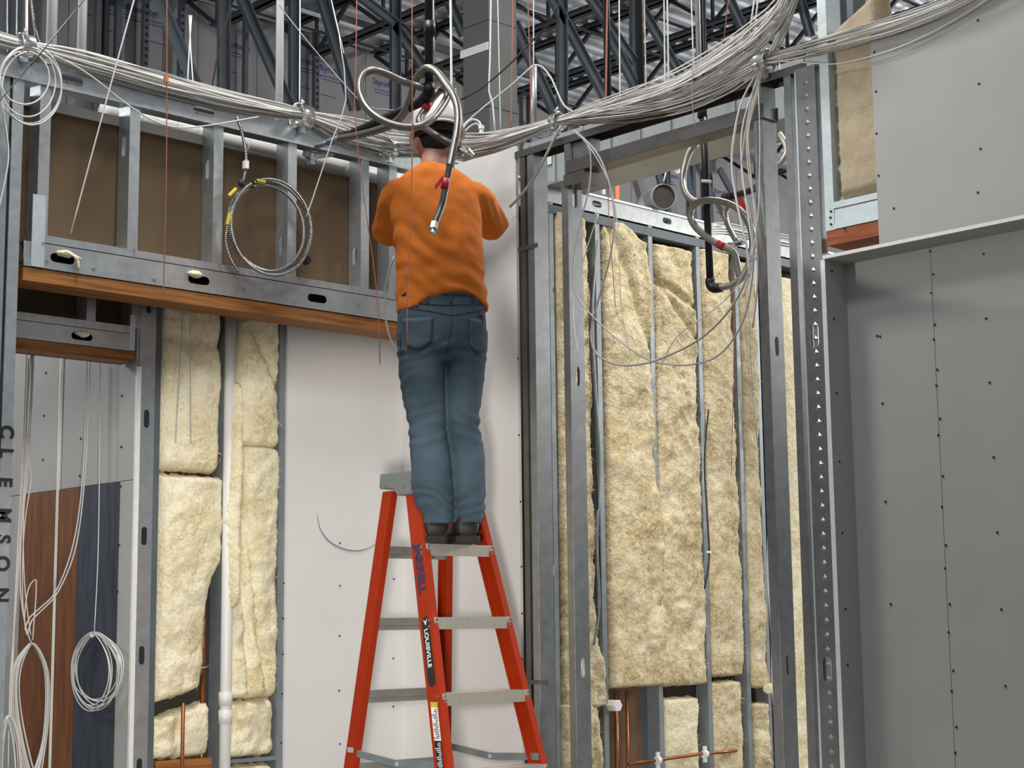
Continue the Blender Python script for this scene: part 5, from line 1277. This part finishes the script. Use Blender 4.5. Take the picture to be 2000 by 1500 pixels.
for s_ in (-1, 1):
    e_ = MB().ball(HP(s_ * .030, .084, .008), .0125, nu=12, nv=8).build('eye', PAPER, person, smooth=True)
    MB().ball(HP(s_ * .030, .0925, .008), .006, .005, .006).build('iris', INK_BLACK, e_, smooth=True)
# --- hair below the hat
hb = MB()
R = []
for z_, a, b, yo in ((-.045, .052, .060, -.028), (-.03, .068, .080, -.018), (0, .0815, .098, -.006), (.04, .084, .102, -.002), (.07, .080, .098, 0)):
    R.append([HP(0, 0, z_) + (PR * a * math.cos(t) + PF * (b * math.sin(t) + yo)) for t in [math.pi * (1 + k / 14) for k in range(15)]] + [HP(0, 0, z_) + (PR * a * .9 * math.cos(t) + PF * (.02 + yo)) for t in [math.pi * (2 - k / 4) for k in range(1, 4)]])
hb.rings(R); hb.build('hair', HAIR, person, smooth=True)
# --- hard hat
ht = MB(); R = []
tilt = Matrix.Rotation(math.radians(-9), 3, PR)
HZ = .045; 
def HT(v): return HP(0, -.002, HZ) + tilt @ v
prof = [(1.0, 0.0), (1.0, .025), (.985, .06), (.93, .095), (.80, .128), (.58, .150), (.30, .160), (.05, .163)]
for s_, z_ in prof: R.append([HT(PR * .112 * s_ * math.cos(t) + PF * .140 * s_ * math.sin(t) + Z * z_) for t in [2 * math.pi * k / 32 for k in range(32)]])
ht.rings(R, caps=True); hat = ht.build('hard_hat', HAT, person, smooth=True)
br = MB(); n = 32; R0, R1, R2, R3 = [], [], [], []
for k in range(n):
    t = 2 * math.pi * k / n; out = .008 + (.05 * max(0, math.sin(t)) ** 3)
    c_, s_ = math.cos(t), math.sin(t)
    R0.append(HT(PR * .110 * c_ + PF * .138 * s_ + Z * .006)); R1.append(HT(PR * (.112 + out) * c_ + PF * (.140 + out) * s_ - Z * (.002 + out * .15)))
    R2.append(HT(PR * (.112 + out) * c_ + PF * (.140 + out) * s_ - Z * (.006 + out * .15))); R3.append(HT(PR * .106 * c_ + PF * .134 * s_ - Z * .004))
br.rings([R0, R1, R2, R3], caps=False); br.build('brim', HAT, hat, smooth=True)
rg = MB()
limb(rg, [HT(Z * .162 - PF * .08 + Z * -.010), HT(Z * .170), HT(Z * .162 + PF * .08 + Z * -.010)], [.012, .014, .012], 8); rg.build('ridge', HAT, hat, smooth=True)
sb = MB(); 
for zz_ in (-.004, -.052):
    pass
sb.rings([[HT(PR * .096 * s_ * math.cos(t) + PF * .120 * s_ * math.sin(t) + Z * z_) for t in [2 * math.pi * k / 28 for k in range(28)]] for s_, z_ in ((1.03, .0), (.98, -.022), (.95, -.034), (.90, -.034), (.92, 0))], caps=False)
sb.build('black_headband', BLACKR, hat, smooth=True)
# --- shirt
sm = MB(); R = []
def hem(x, y):   # lifted at the middle of the back
    return .95 + .088 * math.exp(-((x - .0) / .125) ** 4) * (1 if y < 0 else .3) + .014 * (x > .1)
r0 = ell(W(lx(866), 0, 0), .193, .128, 40)
R.append([p + Z * hem((p - PO).dot(PR), (p - PO).dot(PF)) for p in r0])
for z_, pxc, a, b, y_ in [(1.06, 864, .187, .124, .0), (1.12, 863, .186, .124, .0), (1.2, 861, .188, .127, .005), (1.30, 856, .191, .130, .02), (1.38, 853, .193, .130, .03), (1.44, 852, .194, .124, .04), (1.49, 853, .190, .110, .045), (1.53, 854, .172, .096, .05), (1.568, 853, .126, .084, .052), (1.592, 852, .085, .074, .055), (1.606, 851, .070, .068, .06)]:
    R.append(ell(W(lx(pxc, y_), y_, z_), a, b, 40))
sm.rings(R)
for sh, el, f in ((LSH, LEL, 1.06), (RSH, REL, 1.12)):
    end = sh + (el - sh) * f
    limb(sm, [lerp(sh, W(lx(856), .04, 1.42), .35), sh - Z * .012, lerp(sh, el, .5) - Z * .012, end - Z * .01], [.074, .070, .071, .072], 18)
def shirt_f(x, y, z):
    q = Vector((x, y, z)); d = noise.noise(q * 9) * .006 + noise.noise(q * 20) * .0035
    k = max(0, 1 - abs(z - 1.06) / .13)
    d += math.sin((z + .42 * x + .045 * noise.noise(q * 6)) * 2 * math.pi / .058) * .0052 * k * max(.15, min(1, .5 + 3 * x))
    k2 = max(0, 1 - abs(z - 1.24) / .14) * max(0, min(1, (.05 - x) / .15))
    d += math.sin((z + .55 * x + .05 * noise.noise(q * 5)) * 2 * math.pi / .085) * .005 * k2
    k3 = max(0, 1 - abs(z - 1.42) / .1) * (abs(x) > .13)
    d += math.sin((z * .7 + abs(x) * 1.2) * 2 * math.pi / .05) * .0028 * k3 * (.5 + noise.noise(q * 8))
    k4 = max(0, 1 - abs(z - 1.53) / .06)
    d += noise.noise(q * 14) * .003 * k4
    d -= .007 * math.exp(-((x + .02) / .035) ** 2) * max(0, 1 - abs(z - 1.3) / .2) * (y < 0)     # spine hollow
    return d
shirt = bake(sm, 'shirt', ORANGE, person, .0075, shirt_f, 10)
# --- jeans
jm = MB()
R = [ell(W(lx(865), 0, z_), a, b, 36) for z_, a, b in ((.745, .165, .088), (.80, .186, .122), (.86, .189, .128), (.92, .188, .126), (.98, .183, .118), (1.035, .178, .112))]
jm.rings(R)
def leg(tab):
    R = []
    for z_, l, r, y_ in tab:
        a = (r - l) / 2 * KPX; R.append(ell(W(lx((l + r) / 2, y_), y_, z_), a * 1.02, a * 1.12 + (.012 if z_ > .6 else 0), 24, 2.15))
    jm.rings(R)
leg([(.90, 781, 868, 0), (.80, 778, 866, 0), (.70, 781, 869, .005), (.60, 788, 870, .01), (.53, 796, 870, .012), (.47, 799, 871, .016), (.41, 801, 876, .008), (.34, 803, 882, -.004), (.25, 805, 885, -.012), (.17, 811, 886, -.012), (.125, 821, 887, -.012), (.098, 821, 886, -.012), (.080, 823, 885, -.014)])
leg([(.90, 868, 952, 0), (.80, 870, 953, 0), (.70, 868, 949, .005), (.60, 869, 943, .01), (.53, 871, 939, .012), (.47, 873, 938, .016), (.41, 877, 944, .008), (.34, 880, 948, -.004), (.25, 884, 949, -.012), (.17, 887, 949, -.012), (.125, 888, 947, -.012), (.098, 887, 945, -.012), (.080, 889, 942, -.014)])
def jean_f(x, y, z):
    q = Vector((x, y, z)); d = noise.noise(q * 11) * .004
    for zc, wd, am, per in ((.50, .14, .0085, .055), (.15, .10, .012, .045), (.78, .07, .006, .05), (.66, .1, .004, .07)):
        k = max(0, 1 - abs(z - zc) / wd)
        d += math.sin((z + .35 * abs(x) * (1 if zc > .3 else -1) + .035 * noise.noise(q * 9)) * 2 * math.pi / per) * am * k * (.5 + .5 * noise.noise(q * 6 + Vector((3, 0, 0))))
    return d
jeans = bake(jm, 'jeans', DENIM, person, .007, jean_f, 4)
bpy.context.view_layer.update()
dg = bpy.context.evaluated_depsgraph_get()
def bvh_of(o):
    me = o.data; c = o.location
    return BVHTree.FromPolygons([v.co + c for v in me.vertices], [tuple(p.vertices) for p in me.polygons])
JB = bvh_of(jeans)
def on_jeans(px, py, lift=.002):
    r = ray(px, py).normalized(); h, nn, i, d = JB.ray_cast(CAM, r)
    if h is None: h, nn, i, d = JB.find_nearest(CAM + r * 6.75)
    return h + nn * lift
def seam(pp, r=.0022, m_=DENIM_D, nm='seam', st=6):
    pts = []
    for (a, b), (c, d) in zip(pp, pp[1:]):
        for k in range(st): pts.append(on_jeans(lerp(a, c, k / st), lerp(b, d, k / st), .0005))
    pts.append(on_jeans(*pp[-1], .0005)); return MB().tube(pts, r, 5).build(nm, m_, jeans, smooth=True)
def pocket(q, nm='back_pocket'):
    """q: top-left, top-right, bottom-right, bottom tip, bottom-left in picture pixels"""
    tl, tr, brr, tip, bl = q; n = 8; mb = MB()
    for j in range(n + 1):
        v = j / n
        for i in range(n + 1):
            u = i / n; x_ = lerp(lerp(tl[0], tr[0], u), lerp(bl[0], brr[0], u), v); yb_ = lerp(bl[1], tip[1], u * 2) if u < .5 else lerp(tip[1], brr[1], u * 2 - 1)
            mb.v.append(tuple(on_jeans(x_, lerp(lerp(tl[1], tr[1], u), yb_, v), .0035)))
    for j in range(n):
        for i in range(n): mb.f.append((j * (n + 1) + i, (j + 1) * (n + 1) + i, (j + 1) * (n + 1) + i + 1, j * (n + 1) + i + 1))
    o = mb.build(nm, DENIM, jeans, smooth=True, solid=.003)
    seam([tl, tr, brr, tip, bl, tl], .0019, nm='pocket_stitching')
    m_ = lerp(tl[1], tip[1], .52); seam([(lerp(tl[0], bl[0], .5) + 2, m_), (lerp(tl[0], tr[0], .3), m_ + 5), (lerp(tl[0], tr[0], .5), m_ - 3), (lerp(tl[0], tr[0], .72), m_ + 4), (lerp(tr[0], brr[0], .5) - 2, m_ + 2)], .0017, nm='pocket_stitching')
    return o
pocket([(788, 623), (845, 620), (843, 667), (821, 684), (793, 676)]); pocket([(918, 622), (951, 626), (950, 684), (932, 690), (917, 676)])
seam([(880, 583), (884, 612), (882, 640), (876, 664), (872, 690)]); seam([(787, 600), (830, 606), (884, 616), (930, 608), (950, 604)]); seam([(783, 590), (830, 594), (880, 596), (930, 594), (950, 592)], .0026)
seam([(782, 640), (783, 720), (799, 830), (804, 900)], .0018); seam([(826, 1022), (855, 1026), (884, 1024)], .003, nm='hem_stitching'); seam([(890, 1022), (915, 1026), (940, 1023)], .003, nm='hem_stitching')
for px in (880, 836, 925):
    a, b = on_jeans(px, 576, .004), on_jeans(px, 592, .004); MB().bar(a, b, .012, .004, up=PF).build('belt_loop', DENIM_D, jeans)
MB().rings([ell(W(lx(865), 0, z_), a, b, 36) for z_, a, b in ((1.012, .182, .116), (1.012, .186, .120), (1.045, .183, .118), (1.045, .178, .113))], caps=False).build('belt', mat('olive_canvas_belt', (.075, .078, .055), .9), person, smooth=True)
p = on_jeans(952, 622, .004); MB().obox(p - PR * .01 - Z * .02, PR * .018, PF * .012, Z * .045).build('pocket_clip', INK_BLACK, person, bevel=.003)
# --- boots
FF = (PF * math.cos(math.radians(3)) - PR * math.sin(math.radians(3)))
FR_ = Vector((FF.y, -FF.x, 0))
for pxc, nm in ((854, 'boot'), (916, 'boot')):
    heel = W(lx(pxc, -.062), -.062, 0)
    st = [(0, .034, .030, .115), (.010, .048, .038, .125), (.05, .053, .046, .130), (.09, .052, .046, .125), (.13, .050, .048, .095), (.18, .052, .050, .074), (.23, .051, .048, .062), (.265, .042, .040, .050), (.285, .022, .020, .036)]
    mb = MB(); R = []
    for d_, a, b2_, h_ in st:
        c = heel + FF * d_; ring = []
        for k in range(16):
            t = 2 * math.pi * k / 16; cs, sn = math.cos(t), math.sin(t)
            w_ = a * (1.0 if sn < 0 else 1 - .25 * sn)
            ring.append(c + FR_ * w_ * cs + Z * (.02 + (h_ - .02) * (.5 + .5 * math.copysign(abs(sn) ** .7, sn))))
        R.append(ring)
    mb.rings(R); bt = mb.build(nm, LEATHER, person, smooth=True)
    sl_ = MB(); R = []
    for z_, g in ((0, 1.0), (.016, 1.08), (.030, 1.06)):
        ring = []
        for d_, a, *_ in st: ring.append(heel + FF * (d_ * 1.03 - .006) + FR_ * a * g + Z * z_)
        for d_, a, *_ in st[::-1]: ring.append(heel + FF * (d_ * 1.03 - .006) - FR_ * a * g + Z * z_)
        R.append(ring)
    sl_.rings([r[::-1] for r in R]); sl_.build('sole', SOLE, bt)
    MB().tube([heel + FR_ * .038 * math.cos(t) + FF * (.03 + .036 * math.sin(t)) + Z * .075 for t in [math.pi * (1 + k / 12) for k in range(13)]], .004, 6).build('collar_seam', SOLE, bt, smooth=True)
